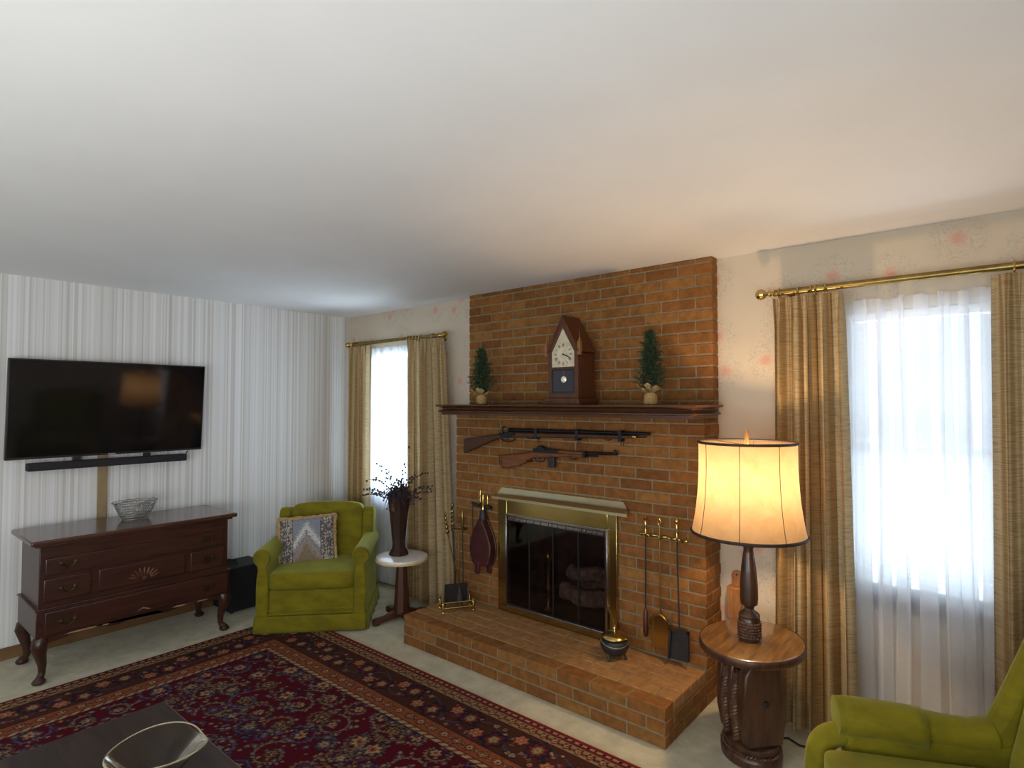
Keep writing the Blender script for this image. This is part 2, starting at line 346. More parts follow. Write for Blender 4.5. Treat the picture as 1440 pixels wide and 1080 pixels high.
def copy_tree(o, parent=None):
    c = o.copy(); COL.objects.link(c)
    if parent is not None: c.parent = parent
    for ch in list(o.children): copy_tree(ch, c)
    return c

# ------------------------------------------------------------------ room shell
H = 2.44; XR = 5.36; YB = -5.0
WIN = [(0.44, 1.06, 0.70, 2.06), (4.25, 4.87, 0.70, 2.06)]
struct(MB().box(-0.12, XR+0.12, YB-0.12, 0.5, -0.1, 0.0).build('floor', 'carpet'))
struct(MB().box(-0.12, XR+0.12, YB-0.12, 0.12, H, H+0.1).build('ceiling', 'ceiling'))
struct(MB().box(-0.12, 0, YB, 0.0, 0, H).build('wall_left', 'stripes'))
w = MB()
def seg(x0, x1, z0=0, z1=H): w.box(x0, x1, 0.0, 0.12, z0, z1)
seg(-0.12, 0.44); seg(0.44, 1.06, 0, 0.70); seg(0.44, 1.06, 2.06, H); seg(1.06, 2.20)
seg(2.20, 3.08, 0.92, H); seg(3.08, 4.25); seg(4.25, 4.87, 0, 0.70); seg(4.25, 4.87, 2.06, H); seg(4.87, XR+0.12)
struct(w.build('wall_far', 'floral'))
struct(MB().box(XR, XR+0.12, YB, 0.0, 0, H).build('wall_right', 'plain'))
w = MB(); w.box(-0.12, 0.9, YB-0.12, YB, 0, H); w.box(4.3, XR+0.12, YB-0.12, YB, 0, H); w.box(0.9, 4.3, YB-0.12, YB, 0, 0.55); w.box(0.9, 4.3, YB-0.12, YB, 2.15, H)
struct(w.build('wall_near', 'plain'))
struct(MB().box(0.0, 0.014, YB, -0.001, 0, 0.075).build('baseboard_left', 'base', bevel=0.004))
w = MB(); w.box(0.015, 1.715, -0.014, -0.0005, 0, 0.075); w.box(3.63, XR, -0.014, -0.0005, 0, 0.075)
struct(w.build('baseboard_far', 'base', bevel=0.004))

for k, (x0, x1, z0, z1) in enumerate(WIN):
    e = bpy.data.objects.new('window_%d' % (k+1), None); COL.objects.link(e); e.location = (x0, 0.06, z0); struct(e)
    w = MB()
    t = 0.045
    w.box(x0, x0+t, 0.045, 0.10, z0, z1); w.box(x1-t, x1, 0.045, 0.10, z0, z1); w.box(x0+t, x1-t, 0.045, 0.10, z1-t, z1); w.box(x0+t, x1-t, 0.045, 0.10, z0, z0+t)
    zm = (z0+z1)/2; w.box(x0+t, x1-t, 0.05, 0.095, zm-0.02, zm+0.02)
    w.build('window_frame', 'whitepaint', e, bevel=0.004)
    MB().box(x0+t, x1-t, 0.070, 0.074, z0+t, z1-t).build('pane', 'pane', e)
    w = MB(); w.box(x0-0.03, x1+0.03, -0.022, -0.001, z0-0.07, z0-0.002); w.box(x0-0.045, x1+0.045, -0.034, 0.044, z0-0.002+0.002, z0+0.018)
    w.build('window_sill', 'sill', e, bevel=0.004)
    b = thing('window_blind', ['white slatted blind behind the sheer curtain of the narrow window beside the striped wall', 'white slatted blind behind the sheer curtain of the window by the shaded lamp'][k], 'blind', (x0, 0.02, z0), group='white slatted window blinds')
    MB().box(x0+0.012, x1-0.012, 0.008, 0.040, z1-0.045, z1-0.004).build('head_rail', 'whitepaint', b, bevel=0.003)
    w = MB(); z = z0+0.055
    while z < z1-0.05:
        w.T = Matrix.Translation((0, 0.024, z)) @ Matrix.Rotation(math.radians(-50), 4, 'X')
        w.box(x0+0.015, x1-0.015, -0.0125, 0.0125, -0.0006, 0.0006); z += 0.021
    w.T = Matrix(); w.build('slats', 'slat', b)
    MB().box(x0+0.014, x1-0.014, 0.012, 0.036, z0+0.024, z0+0.042).build('bottom_rail', 'whitepaint', b, bevel=0.003)

# ------------------------------------------------------------------ fireplace
XL, XF, D1, D2 = 1.722, 3.619, 0.083, 0.2217
CH = 0.0653; BL = 0.2095
fp = thing('fireplace', 'orange brick fireplace breast with raised brick hearth and dark wooden mantel', 'fireplace', (2.67, -0.1, 0))
rb = random.Random(3)
def bcol():
    t = rb.random(); s = 0.88 + 0.24*rb.random()
    a = (0.245, 0.102, 0.025); b2 = (0.205, 0.083, 0.022); c2 = (0.265, 0.122, 0.033)
    p = a if t < 0.55 else (b2 if t < 0.75 else c2)
    return tuple(x*s for x in p)
def wallbricks(w, xl, xr, d, z0, z1, opening=None, kstart=0):
    k = kstart
    z = z0
    while z < z1-0.01:
        zt = min(z+0.0555, z1)
        half = k % 2 == 0
        x = xr; first = True
        while x > xl+0.012:
            L = 0.2 if not (first and half) else 0.0953
            a = max(xl, x-L)
            if a-xl < 0.03: a = xl
            segs = [(a, x)]
            if opening and zt > opening[2] and z < opening[3]:
                q = []
                for (p0, p1) in segs:
                    if p1 <= opening[0] or p0 >= opening[1]: q.append((p0, p1)); continue
                    if p0 < opening[0]: q.append((p0, opening[0]))
                    if p1 > opening[1]: q.append((opening[1], p1))
                segs = q
            w.col = bcol(); j = rb.uniform(-0.0012, 0.0012)
            endc = (first or a <= xl+1e-4)
            dep = min(0.09, d-0.004) if not (endc and half) else min(0.195, d-0.004)
            for (p0, p1) in segs:
                if p1-p0 > 0.012: w.box(p0, p1, -d+j, -d+dep, z, zt)
            if first and not half and d > 0.15:
                w.col = bcol(); w.box(x-0.09, x, -d+0.10, -0.002, z, zt)
            if a <= xl+1e-4 and not half and d > 0.15:
                w.col = bcol(); w.box(xl, xl+0.09, -d+0.10, -0.002, z, zt)
            x = a-0.0095; first = False
        z += CH; k += 1
OP = (2.235, 3.035, 0.20, 0.86)
w = MB()
wallbricks(w, XL, XF, D2, 0.195, 1.53, OP, 0)
wallbricks(w, XL, XF, D1, 1.565, H-0.001, None, 1)
g = 0.0045
w.col = (1, 1, 1)
w.box(XL+g, OP[0], -D2+g, -0.001, 0.0, 1.53, 1); w.box(OP[1], XF-g, -D2+g, -0.001, 0.0, 1.53, 1)
w.box(OP[0], OP[1], -D2+g, -0.001, OP[3], 1.53, 1); w.box(OP[0], OP[1], -D2+g, -0.001, 0.0, 0.19, 1)
w.box(XL+g, XF-g, -D1+g, -0.001, 1.53, H-0.0005, 1)
# the few courses of the side that stand below the hearth top
for k in range(3):
    z = k*CH; w.col = bcol(); w.box(XF-0.09, XF, -D2+0.01, -0.11, z, z+0.0555); w.col = bcol(); w.box(XF-0.09, XF, -0.10, -0.002, z, z+0.0555)
w.build('chimney_breast', ['brick', 'mortar'], fp, vcol=True, bevel=0.003, seg=1)
# hearth
w = MB(); YH = -0.731; HX0, HX1, HT = 1.742, 3.619, 0.190
w.box(HX0+g, HX1-g, YH+g, -D2, 0.0, HT-0.004, 1)
for k in range(3):
    z = k*CH+0.002; zt = z+0.0545 if k < 2 else HT
    x = HX1; first = True
    while x > HX0+0.012:
        L = 0.2 if not (first and k % 2 == 1) else 0.0953
        a = max(HX0, x-L)
        if a-HX0 < 0.03: a = HX0
        w.col = bcol(); w.box(a, x, YH+rb.uniform(-0.001, 0.001), YH+0.09, z, zt); x = a-0.0095; first = False
    if k == 2: continue
    y = YH+0.0995
    L0 = 0.2 if k % 2 else 0.1
    while y < -D2-0.02:
        y1 = min(y+L0, -D2-0.002); w.col = bcol(); w.box(HX1-0.09, HX1, y, y1, z, zt); w.col = bcol(); w.box(HX0, HX0+0.09, y, y1, z, zt); y = y1+0.0095; L0 = 0.2
y = YH+0.0995; row = 0
while y < -D2-0.02:
    y1 = min(y+0.0905, -D2-0.001); x = HX1-0.0995-0.0 if row >= 0 else HX1
    x = HX1; off = 0.0953 if row % 2 == 0 else 0.2
    while x > HX0+0.012:
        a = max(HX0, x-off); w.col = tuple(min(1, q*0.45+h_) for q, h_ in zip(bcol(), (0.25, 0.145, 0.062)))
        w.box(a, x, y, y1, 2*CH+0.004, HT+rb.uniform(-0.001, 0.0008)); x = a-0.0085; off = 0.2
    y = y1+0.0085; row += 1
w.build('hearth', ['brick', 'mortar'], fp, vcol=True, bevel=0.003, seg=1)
# firebox
w = MB(); x0, x1, z0, z1 = OP; yb = 0.36
w.box(x0-0.02, x0, -0.2, yb, z0-0.01, z1+0.02); w.box(x1, x1+0.02, -0.2, yb, z0-0.01, z1+0.02)
w.box(x0-0.02, x1+0.02, yb, yb+0.02, z0-0.01, z1+0.02); w.box(x0, x1, -0.2, yb, z1, z1+0.02); w.box(x0, x1, -0.2, yb, z0-0.02, z0)
w.build('firebox', 'soot', fp)
# mantel shelf with a moulded edge running round its two ends
pr = [(0.215, 1.530), (0.215, 1.545), (0.232, 1.549), (0.232, 1.556), (0.219, 1.562), (0.210, 1.570), (0.214, 1.579), (0.228, 1.585), (0.238, 1.588), (0.246, 1.592), (0.246, 1.601)]
mx0, mx1, yfr = 1.765, 3.674, -0.472
w = MB(); vs = []; fs = []
for (q, z) in pr:
    i = 0.246-q
    vs += [(mx0+i, -D1-0.002, z), (mx0+i, yfr+i, z), (mx1-i, yfr+i, z), (mx1-i, -D1-0.002, z)]
for k in range(len(pr)-1):
    for j in range(3): fs.append((4*k+j, 4*k+j+1, 4*k+j+5, 4*k+j+4))
    fs.append((4*k+3, 4*k, 4*k+4, 4*k+7))
fs.append((3, 2, 1, 0)); n4 = 4*(len(pr)-1); fs.append((n4, n4+1, n4+2, n4+3))
w.add(vs, fs); w.build('mantel_shelf', 'mantel', fp, smooth=25)

# brass surround with glass doors
bs = thing('fireplace_surround', 'polished brass fireplace surround with flared hood and smoked glass doors', 'fireplace surround', (2.63, -0.24, 0.19))
X0, X1, Z0, Z1 = 2.160, 3.092, 0.191, 1.0
w = MB(); ix0, ix1, iz0, iz1 = 2.238, 3.030, 0.232, 0.845; yA, yB_ = -0.246, -0.2265
w.box(X0, ix0, yA, yB_, Z0, Z1); w.box(ix1, X1, yA, yB_, Z0, Z1); w.box(ix0, ix1, yA, yB_, iz1, Z1); w.box(ix0, ix1, yA, yB_, Z0, iz0)
w.build('brass_frame', 'brass_sheet', bs, bevel=0.003)
w = MB(); n = 10; prof = []
for k in range(n+1):
    t = k/n; prof.append((-0.228-0.036*t-0.026*t**6, 1.026-0.056*t, t))
vs = []; fs = []
for (y, z, t) in prof:
    i = 0.035*(1-t); vs += [(2.145+i, y, z), (3.188-i*1.7, y, z)]
o2 = len(vs)
for (y, z, t) in prof:
    i = 0.035*(1-t); vs += [(2.145+i, min(y+0.008, -0.226), z-0.010), (3.188-i*1.7, min(y+0.008, -0.226), z-0.010)]
for k in range(n):
    a = 2*k; fs.append((a, a+2, a+3, a+1)); fs.append((o2+a, o2+a+1, o2+a+3, o2+a+2))
    fs.append((a, o2+a, o2+a+2, a+2)); fs.append((a+1, a+3, o2+a+3, o2+a+1))
fs.append((2*n, o2+2*n, o2+2*n+1, 2*n+1)); fs.append((0, 1, o2+1, o2))
w.add(vs, fs); w.box(2.145, 3.188, -0.297, -0.288, 0.955, 0.972)
w.box(2.17, 3.085, -0.288, -0.226, 0.956, 0.960)
w.build('hood', 'hoodbrass', bs, smooth=30)
w = MB(); tt = 0.016; ya, yb2 = -0.262, -0.247
w.box(ix0-0.006, ix1+0.006, ya, yb2, iz1-0.004, iz1+0.012); w.box(ix0-0.006, ix0+0.010, ya, yb2, iz0, iz1-0.004)
w.box(ix1-0.010, ix1+0.006, ya, yb2, iz0, iz1-0.004); w.box(ix0-0.006, ix1+0.006, ya, yb2, iz0-0.006, iz0+0.014)
w.build('door_trim', 'silver', bs, bevel=0.002)
w = MB(); rr = random.Random(5); x = ix0+0.02
while x < ix1-0.03:
    L = rr.uniform(0.02, 0.06); w.box(x, min(x+L, ix1-0.02), -0.2585, -0.249, iz1-0.028, iz1-0.008); x += L+0.006
w.build('vent_strip', 'silver', bs, bevel=0.001)
pw = (ix1-ix0-0.02)/4
for k in range(4):
    a = ix0+0.010+k*pw
    d = MB(); d.box(a+0.001, a+0.005, -0.2555, -0.2475, iz0+0.015, iz1-0.03); d.box(a+pw-0.005, a+pw-0.001, -0.2555, -0.2475, iz0+0.015, iz1-0.03)
    d.box(a+0.005, a+pw-0.005, -0.2555, -0.2475, iz0+0.015, iz0+0.021); d.box(a+0.005, a+pw-0.005, -0.2555, -0.2475, iz1-0.036, iz1-0.030)
    dd = d.build('door', 'black', bs)
    MB().box(a+0.0052, a+pw-0.0052, -0.253, -0.250, iz0+0.0212, iz1-0.0362).build('glass', 'smoked', dd)
# logs and firedogs behind the glass
for k, (lx0, lx1, ly, lz, r) in enumerate([(2.52, 2.97, 0.005, 0.325, 0.056), (2.50, 2.96, 0.160, 0.333, 0.064), (2.54, 2.95, 0.085, 0.450, 0.050)]):
    w = MB(); n = 14; pts = [(lx0+(lx1-lx0)*i/n, ly+0.012*math.sin(i*0.8+k), lz+0.01*math.cos(i*0.6+k)) for i in range(n+1)]
    w.tube(pts, [r*(1+0.08*math.sin(i*1.7+k)) for i in range(n+1)], 14)
    tag(w.build('firewood_log', 'bark', loc=((lx0+lx1)/2, ly, lz)), ['grey firewood log lying at the front behind the glass fire doors', 'grey firewood log lying at the back behind the glass fire doors', 'grey firewood log resting on top of the two lower logs'][k], 'log', 'logs in the firebox')
for k, x in enumerate((2.47, 3.0)):
    a = thing('andiron', ['black firedog with tall post left of the logs', 'black firedog with tall post right of the logs'][k], 'andiron', (x-0.0, -0.08, 0.20), group='firedogs in the firebox')
    w = MB(); w.box(x-0.012, x+0.012, -0.05, 0.24, 0.236, 0.255); w.box(x-0.01, x+0.01, 0.21, 0.23, 0.201, 0.236); w.build('bar', 'iron', a)
    MB().lathe([(0.03, 0.201), (0.03, 0.21), (0.012, 0.23), (0.010, 0.30), (0.022, 0.34), (0.012, 0.37), (0.012, 0.52), (0.022, 0.55), (0.026, 0.575), (0.012, 0.60), (0.0, 0.612)], (x, -0.08, 0), 14).build('post', 'antique', a)
    
# ------------------------------------------------------------------ television wall
tv = thing('television', 'large flat black television mounted on the striped wall', 'television', (0.04, -1.95, 1.58))
MB().box(0.036, 0.075, -2.535, -1.365, 1.255, 1.901).build('casing', 'black', tv, bevel=0.004)
MB().box(0.0755, 0.0765, -2.527, -1.373, 1.270, 1.893).build('screen', 'screen', tv)
MB().box(0.0755, 0.0768, -1.985, -1.940, 1.2585, 1.2655).build('badge', 'greymark', tv)
MB().box(0.014, 0.036, -2.15, -1.75, 1.42, 1.74).build('wall_mount', 'black', tv)
tv.rotation_euler = (0, 0.074, 0)   # hung leaning slightly forward
tv.location.x = 0.050
sb = thing('soundbar', 'long slim black soundbar hanging below the television', 'soundbar', (0.07, -1.955, 1.2))
MB().box(0.035, 0.105, -2.43, -1.485, 1.178, 1.228).build('body', 'speaker', sb, bevel=0.006)
for y in (-2.165, -1.745): MB().box(0.052, 0.070, y-0.022, y+0.022, 1.228, 1.2515).build('bracket', 'black', sb)
MB().tube([(0.05, -1.49+0.03*t, 1.215+0.034*t**2) for t in [i/8 for i in range(9)]], 0.0035, 6).build('cable', 'black', sb)
tag(MB().box(0.0005, 0.018, -2.029, -1.973, 0.45, 1.255).build('cable_cover', 'cover', loc=(0.009, -2.0, 0.45), bevel=0.003), 'tan flat cable cover running down the striped wall below the soundbar', 'cable cover')
op = thing('wall_outlet', 'ivory electrical outlet plate low on the striped wall behind the armchair', 'outlet', (0, -0.715, 0.41))
MB().box(0.0005, 0.008, -0.755, -0.680, 0.352, 0.468).build('plate', 'plate', op, bevel=0.003)
for z in (0.385, 0.437): MB().lathe([(0.017, 0.008), (0.016, 0.0105)], (0.0, -0.7175, z), 16, 'x').build('socket', 'plate', op)

# ------------------------------------------------------------------ sideboard
YL, YR = -2.466, -1.376
sd = thing('sideboard', 'dark mahogany chest with cabriole legs and carved fan on the striped wall', 'sideboard', (0.36, (YL+YR)/2, 0))
w = MB(); w.box(0.145, 0.588, YL+0.012, YR-0.012, 0.425, 0.790); w.box(0.135, 0.600, YL, YR, 0.262, 0.418)
w.build('case', 'mahogany', sd, bevel=0.004)
w = MB(); w.box(0.132, 0.606, YL-0.006, YR+0.006, 0.418, 0.430); w.build('waist_moulding', 'mahogany', sd, bevel=0.004)
w = MB(); w.box(0.125, 0.608, YL-0.014, YR+0.014, 0.782, 0.798); w.box(0.10, 0.632, YL-0.036, YR+0.036, 0.798, 0.826)
w.build('top', 'mahog_top', sd, bevel=0.009, seg=3)
def pull(x, y, z, par):
    w = MB()
    for s in (-1, 1): w.lathe([(0.012, 0), (0.011, 0.004), (0.004, 0.006), (0.004, 0.014), (0.006, 0.016), (0.0, 0.018)], (x, y+s*0.034, z+0.006), 10, 'x')
    w.prism([(y-0.055, z+0.004), (y-0.036, z+0.026), (y-0.014, z+0.018), (y, z+0.028), (y+0.014, z+0.018), (y+0.036, z+0.026), (y+0.055, z+0.004), (y+0.03, z-0.012), (y, z-0.024), (y-0.03, z-0.012)], x, x+0.003, 'yz')
    w.tube([(x+0.014, y-0.034+0.068*i/10, z+0.006-0.026*math.sin(PI*i/10)) for i in range(11)], 0.0035, 6)
    return w.build('handle', 'bronze', par)
def drawer(y0, y1, z0, z1, x, pulls):
    w = MB(); w.box(x-0.004, x+0.012, y0, y1, z0, z1)
    o = w.build('drawer', 'mahogany', sd, bevel=0.006, seg=3)
    for (py, pz) in pulls: pull(x+0.0125, py, pz, o)
    return o
drawer(-2.428, -1.422, 0.612, 0.712, 0.588, [(-2.318, 0.668), (-1.533, 0.668)])
drawer(-2.434, -2.203, 0.462, 0.594, 0.588, [(-2.318, 0.524)])
drawer(-1.640, -1.415, 0.462, 0.594, 0.588, [(-1.530, 0.524)])
dc = drawer(-2.165, -1.672, 0.462, 0.594, 0.588, [])
w = MB()
for k in range(9):
    a = math.radians(8+164*k/8); c0, s0 = math.cos(a), math.sin(a)
    w.T = Matrix.Translation((0.601, -1.917+c0*0.062, 0.492+s0*0.042)) @ Matrix.Rotation(a*0.86+0.22, 4, 'X')
    w.sup((0, 0, 0), (0.010, 0.058, 0.017), 1.0, 6)
w.T = Matrix(); w.lathe([(0.016, 0), (0.014, 0.006), (0, 0.009)], (0.600, -1.917, 0.490), 12, 'x'); w.build('carved_fan', 'clockwood', dc)
drawer(-2.428, -1.394, 0.276, 0.408, 0.600, [(-2.318, 0.336), (-1.533, 0.336)])
# scalloped apron
pts = [(YL, 0.262), (YR, 0.262), (YR, 0.235), (YR-0.06, 0.225)]
N = 40
for i in range(N+1):
    t = i/N; y = YR-0.10 + (YL-YR+0.20)*t
    z = 0.246 - 0.014*math.cos(t*2*PI*3) + (0.02 if abs(t-0.5) < 0.05 else 0); pts.append((y, z))
pts += [(YL+0.06, 0.225), (YL, 0.235)]
MB().prism(pts, 0.572, 0.592, 'yz').build('apron', 'mahogany', sd, bevel=0.002)
for (y0, y1, z) in [(-2.33, -2.17, 0.256), (-2.145, -2.105, 0.252), (-1.75, -1.66, 0.254), (-1.60, -1.52, 0.252)]:
    MB().prism([(y0, z), (y0+0.3*(y1-y0), z+0.006), (y1, z+0.003), (y1-0.01, z-0.005), (y0+0.02, z-0.004)], 0.592, 0.5945, 'yz').build('bare_chip', 'chip', sd)
MB().prism([(-1.965, 0.288), (-1.93, 0.310), (-1.915, 0.306), (-1.885, 0.292), (-1.893, 0.288), (-1.92, 0.300), (-1.93, 0.302)], 0.6125, 0.6138, 'yz').build('bare_chip', 'chip', sd)
def cab_leg(x, y, sx, sy):
    w = MB(); pts = []; rs = []
    for t, off, r in [(0, 0.0, 0.036), (0.08, 0.008, 0.040), (0.2, 0.014, 0.040), (0.4, 0.006, 0.030), (0.62, -0.006, 0.022), (0.8, -0.006, 0.018), (0.89, 0.004, 0.020)]:
        pts.append((x+sx*off, y+sy*off, 0.262-t*0.258)); rs.append(r)
    w.tube(pts, rs, 14)
    w.T = Matrix.Translation((x+sx*0.016, y+sy*0.012, 0.0)); w.lathe([(0.022, 0.001), (0.030, 0.006), (0.034, 0.016), (0.028, 0.026), (0.018, 0.036), (0.012, 0.045)], (0, 0, 0), 16); w.T = Matrix()
    return w.build('leg', 'mahogany', sd)
for (x, sx) in ((0.562, 1), (0.172, -1)):
    for (y, sy) in ((YL+0.036, -1), (YR-0.036, 1)): cab_leg(x, y, sx, sy)
# wire basket on the sideboard
bk = thing('wire_basket', 'small oval grey wire basket standing on the mahogany sideboard', 'basket', (0.30, -1.885, 0.8265))
cx, cy, bz = 0.30, -1.885, 0.8265
def bell(t): return 0.075+0.05*t**0.8, 0.055+0.04*t**0.8   # half-axes: along y, along x
w = MB(); n = 40; hgt = 0.105
for j in range(7):
    t = j/6; a1, a2 = bell(t); w.tube([(cx+a2*math.sin(2*PI*k/n), cy+a1*math.cos(2*PI*k/n), bz+0.003+hgt*t) for k in range(n)], 0.0022, 5, closed=True)
for k in range(44):
    for sgn in (-1, 1):
        pts = []
        for j in range(7):
            t = j/6; a1, a2 = bell(t); a = 2*PI*(k+sgn*t*2.2)/44; pts.append((cx+a2*math.sin(a), cy+a1*math.cos(a), bz+0.003+hgt*t))
        w.tube(pts, 0.0013, 4)
for j in range(-4, 5): 
    q = j/5; w.tube([(cx-0.055*math.sqrt(1-q*q), cy+0.075*q, bz+0.003), (cx+0.055*math.sqrt(1-q*q), cy+0.075*q, bz+0.003)], 0.0014, 4)
w.build('mesh_body', 'wire', bk)
w = MB(); a1, a2 = bell(1.0)
w.tube([(cx+(a2+0.006)*math.sin(2*PI*k/60), cy+(a1+0.010)*math.cos(2*PI*k/60), bz+hgt+0.012+0.004*math.sin(k*1.6)) for k in range(60)], 0.0032, 6, closed=True)
w.tube([(cx+a2*math.sin(2*PI*k/60), cy+a1*math.cos(2*PI*k/60), bz+hgt) for k in range(60)], 0.003, 6, closed=True)
w.build('rim', 'wire', bk)
# subwoofer box on the floor
sw = thing('subwoofer', 'black box speaker on the carpet between mahogany chest and green armchair', 'speaker', (0.16, -1.08, 0))
MB().box(0.03, 0.315, -1.245, -0.965, 0.012, 0.346).build('cabinet', 'speaker', sw, bevel=0.006)
for x in (0.06, 0.285):
    for y in (-1.215, -0.995): MB().lathe([(0.014, 0.0), (0.014, 0.012)], (x, y, 0), 10).build('rubber_foot', 'black', sw)
MB().tube([(0.12+0.10*math.cos(a), -1.16+0.05*math.sin(a), 0.350) for a in [i*PI/9 for i in range(10)]], 0.0035, 6).build('cable', 'black', sw)

# ------------------------------------------------------------------ green armchair in the corner (front faces local -y)
ac = thing('armchair', 'green velvet armchair with skirt holding a tapestry cushion, in the far corner', 'armchair', (0.845, -0.790, 0.012), math.atan2(0.547, 0.521))
HW = 0.3775
def L(mb, name, mat='velvet', par=ac, **k): return mb.build(name, mat, par, world=False, **k)
w = MB(); w.box(-HW+0.085, HW-0.085, -0.335, 0.30, 0.10, 0.285); L(w, 'seat_base', bevel=0.012, seg=3)
w = MB(); w.box(-HW+0.083, HW-0.083, -0.343, -0.330, 0.135, 0.150); w.box(-HW+0.083, HW-0.083, -0.346, -0.33, 0.112, 0.122); L(w, 'front_welt', bevel=0.003)
def seatfn(p): return (p.x, p.y, p.z + (0.020*max(0, 1-(p.x/0.30)**2)*max(0, 1-(p.y/0.33)**2) if p.z > 0 else 0))
w = MB(); w.sup((0, -0.065, 0.345), (0.60, 0.585, 0.115), 0.18, 18, fn=seatfn); L(w, 'seat_cushion')
def arm(s):
    w = MB(); pts = []
    xo, xi = s*HW, s*(HW-0.085)
    cxx, cz, R = s*(HW-0.038), 0.515, 0.062
    # outline: outer bottom, up to scroll, round, down inner
    pts = [(xo, 0.02), (xo, 0.30), (s*(HW-0.004), 0.38), (s*(HW-0.012), 0.43), (s*(HW-0.006), 0.46)]
    for k in range(13):
        a = math.radians(-35+250*k/12); pts.append((cxx+s*R*math.cos(a), cz+R*math.sin(a)))
    pts += [(xi+s*0.012, 0.45), (xi, 0.38), (xi, 0.02)]
    if s < 0: pts = pts[::-1]
    w.prism(pts, -0.355, 0.27, 'xz'); o = L(w, 'arm', bevel=0.014, seg=3, smooth=50)
    w = MB(); w.tube([(cxx+R*0.82*math.cos(2*PI*k/20), -0.357, cz+R*0.82*math.sin(2*PI*k/20)) for k in range(20)], 0.004, 6, closed=True); L(w, 'scroll_welt', par=o)
    return o
arm(-1); arm(1)
RX = Matrix.Rotation(math.radians(-9), 3, 'X')
def backfn(p):
    z = p.z + (0.022*(1-(p.x/0.30)**2) if p.z > 0.1 else 0); y = p.y
    return (p.x, y, z)
w = MB(); w.sup((0, 0.235, 0.555), (0.555, 0.15, 0.46), 0.2, 20, rot=RX, fn=backfn); L(w, 'backrest')
# gathered top roll
w = MB(); w.T = Matrix.Translation((0, 0.262, 0.752))
vs = [];
def roll(u, v):
    x = -0.265+0.53*u; a = 2*PI*v; g2 = 0.003*math.sin(u*2*PI*26)
    e = max(0.05, 1-(abs(u-0.5)*2)**6)
    return (x, (0.052+g2)*e**0.5*math.cos(a), (0.034+g2)*e**0.5*math.sin(a)+0.012*(1-(2*u-1)**2))
w.grid(roll, 160, 14); L(w, 'top_roll')
for s in (-1, 1):
    w = MB(); w.sup((s*(HW-0.055), 0.235, 0.545), (0.085, 0.215, 0.44), 0.25, 14, rot=RX); L(w, 'wing')
w = MB(); w.box(-HW+0.01, HW-0.01, 0.27, 0.345, 0.04, 0.66); L(w, 'back_panel', bevel=0.02, seg=3)
# skirt with corner kick pleats
w = MB(); y0, y1, zt = -0.362, 0.35, 0.112; xx = HW+0.004
def skirt(p, q, nx):
    d = Vector((q[0]-p[0], q[1]-p[1], 0)); nn = Vector((nx[0], nx[1], 0)); Lx = d.length
    def fn(u, v):
        base = Vector((p[0], p[1], 0))+d*u; out = (1-v)*(0.012+0.004*math.sin(u*Lx*40))
        return (base.x+nn.x*out, base.y+nn.y*out, 0.001+zt*v)
    w.grid(fn, 40, 6)
skirt((-xx, y0), (xx, y0), (0, -1)); skirt((xx, y0), (xx, y1), (1, 0)); skirt((xx, y1), (-xx, y1), (0, 1)); skirt((-xx, y1), (-xx, y0), (-1, 0))
o = L(w, 'skirt'); q = o.modifiers.new('thick', 'SOLIDIFY'); q.thickness = 0.005

# tapestry cushion leaning in the armchair
def tap(u, v):
    # u left to right, v bottom to top
    r = random.Random(int(u*90)*977+int(v*80))
    nz = r.random()
    def mixc(a, b, t): return tuple(a[i]*(1-t)+b[i]*t for i in range(3))
    if u < 0.25 or u > 0.75:
        a = math.sin(u*60+3*math.sin(v*21))*math.sin(v*38+4*math.sin(u*25))
        if abs(u-0.25) < 0.012 or abs(u-0.75) < 0.012: return (0.05, 0.05, 0.06)
        return mixc((0.06, 0.06, 0.08), (0.52, 0.49, 0.42) if nz < 0.7 else (0.35, 0.26, 0.15), 0.9 if a > 0.05 else 0.1)
    h = 0.88-1.7*abs(u-0.5) - v + 0.16*(nz-0.5)
    if h < -0.02: c = (0.25, 0.27, 0.33)
    elif h < 0.14: c = (0.66, 0.66, 0.62)
    elif h < 0.22: c = (0.17, 0.19, 0.26)
    elif h < 0.40: c = (0.35, 0.29, 0.27)
    else: c = (0.24, 0.18, 0.12)
    return mixc(c, (0.14, 0.12, 0.10), 0.45*nz*(0.6 if h < 0.22 else 1))
cu = thing('cushion', 'square tapestry cushion with tan fringe leaning on the green armchair', 'cushion', (0.845, -0.790, 0.012), ac.rotation_euler.z)
TC = Matrix.Translation((-0.112, 0.012, 0.538)) @ Matrix.Rotation(math.radians(8), 4, 'Z') @ Matrix.Rotation(math.radians(-19), 4, 'X') @ Matrix.Rotation(math.radians(-3), 4, 'Y')
CW, CHH = 0.405, 0.365
def puff(u, v, s):
    x = (u-0.5); z = (v-0.5); e = (max(0, 1-(2*x)**4)*max(0, 1-(2*z)**4))**0.5
    px = 1-0.10*(1-(2*z)**2)*0.4; pz = 1-0.10*(1-(2*x)**2)*0.4
    return (x*CW*px, -s*0.062*e, z*CHH*pz)
w = MB(); w.T = TC
w.grid(lambda u, v: puff(u, v, 1), 90, 80, 0, tap); w.grid(lambda u, v: puff(1-u, v, 1) if False else puff(u, v, -1), 20, 20, 0, lambda u, v: (0.3, 0.2, 0.1))
w.build('cover', 'tapestry', cu, world=False, vcol=True)
w = MB(); w.T = TC; pts = []
for (a, b2) in (((0, 0), (1, 0)), ((1, 0), (1, 1)), ((1, 1), (0, 1)), ((0, 1), (0, 0))):
    for i in range(24):
        t = i/24; p = puff(a[0]+(b2[0]-a[0])*t, a[1]+(b2[1]-a[1])*t, 0); pts.append((p[0]*1.03, p[1]+random.uniform(-0.003, 0.003), p[2]*1.03))
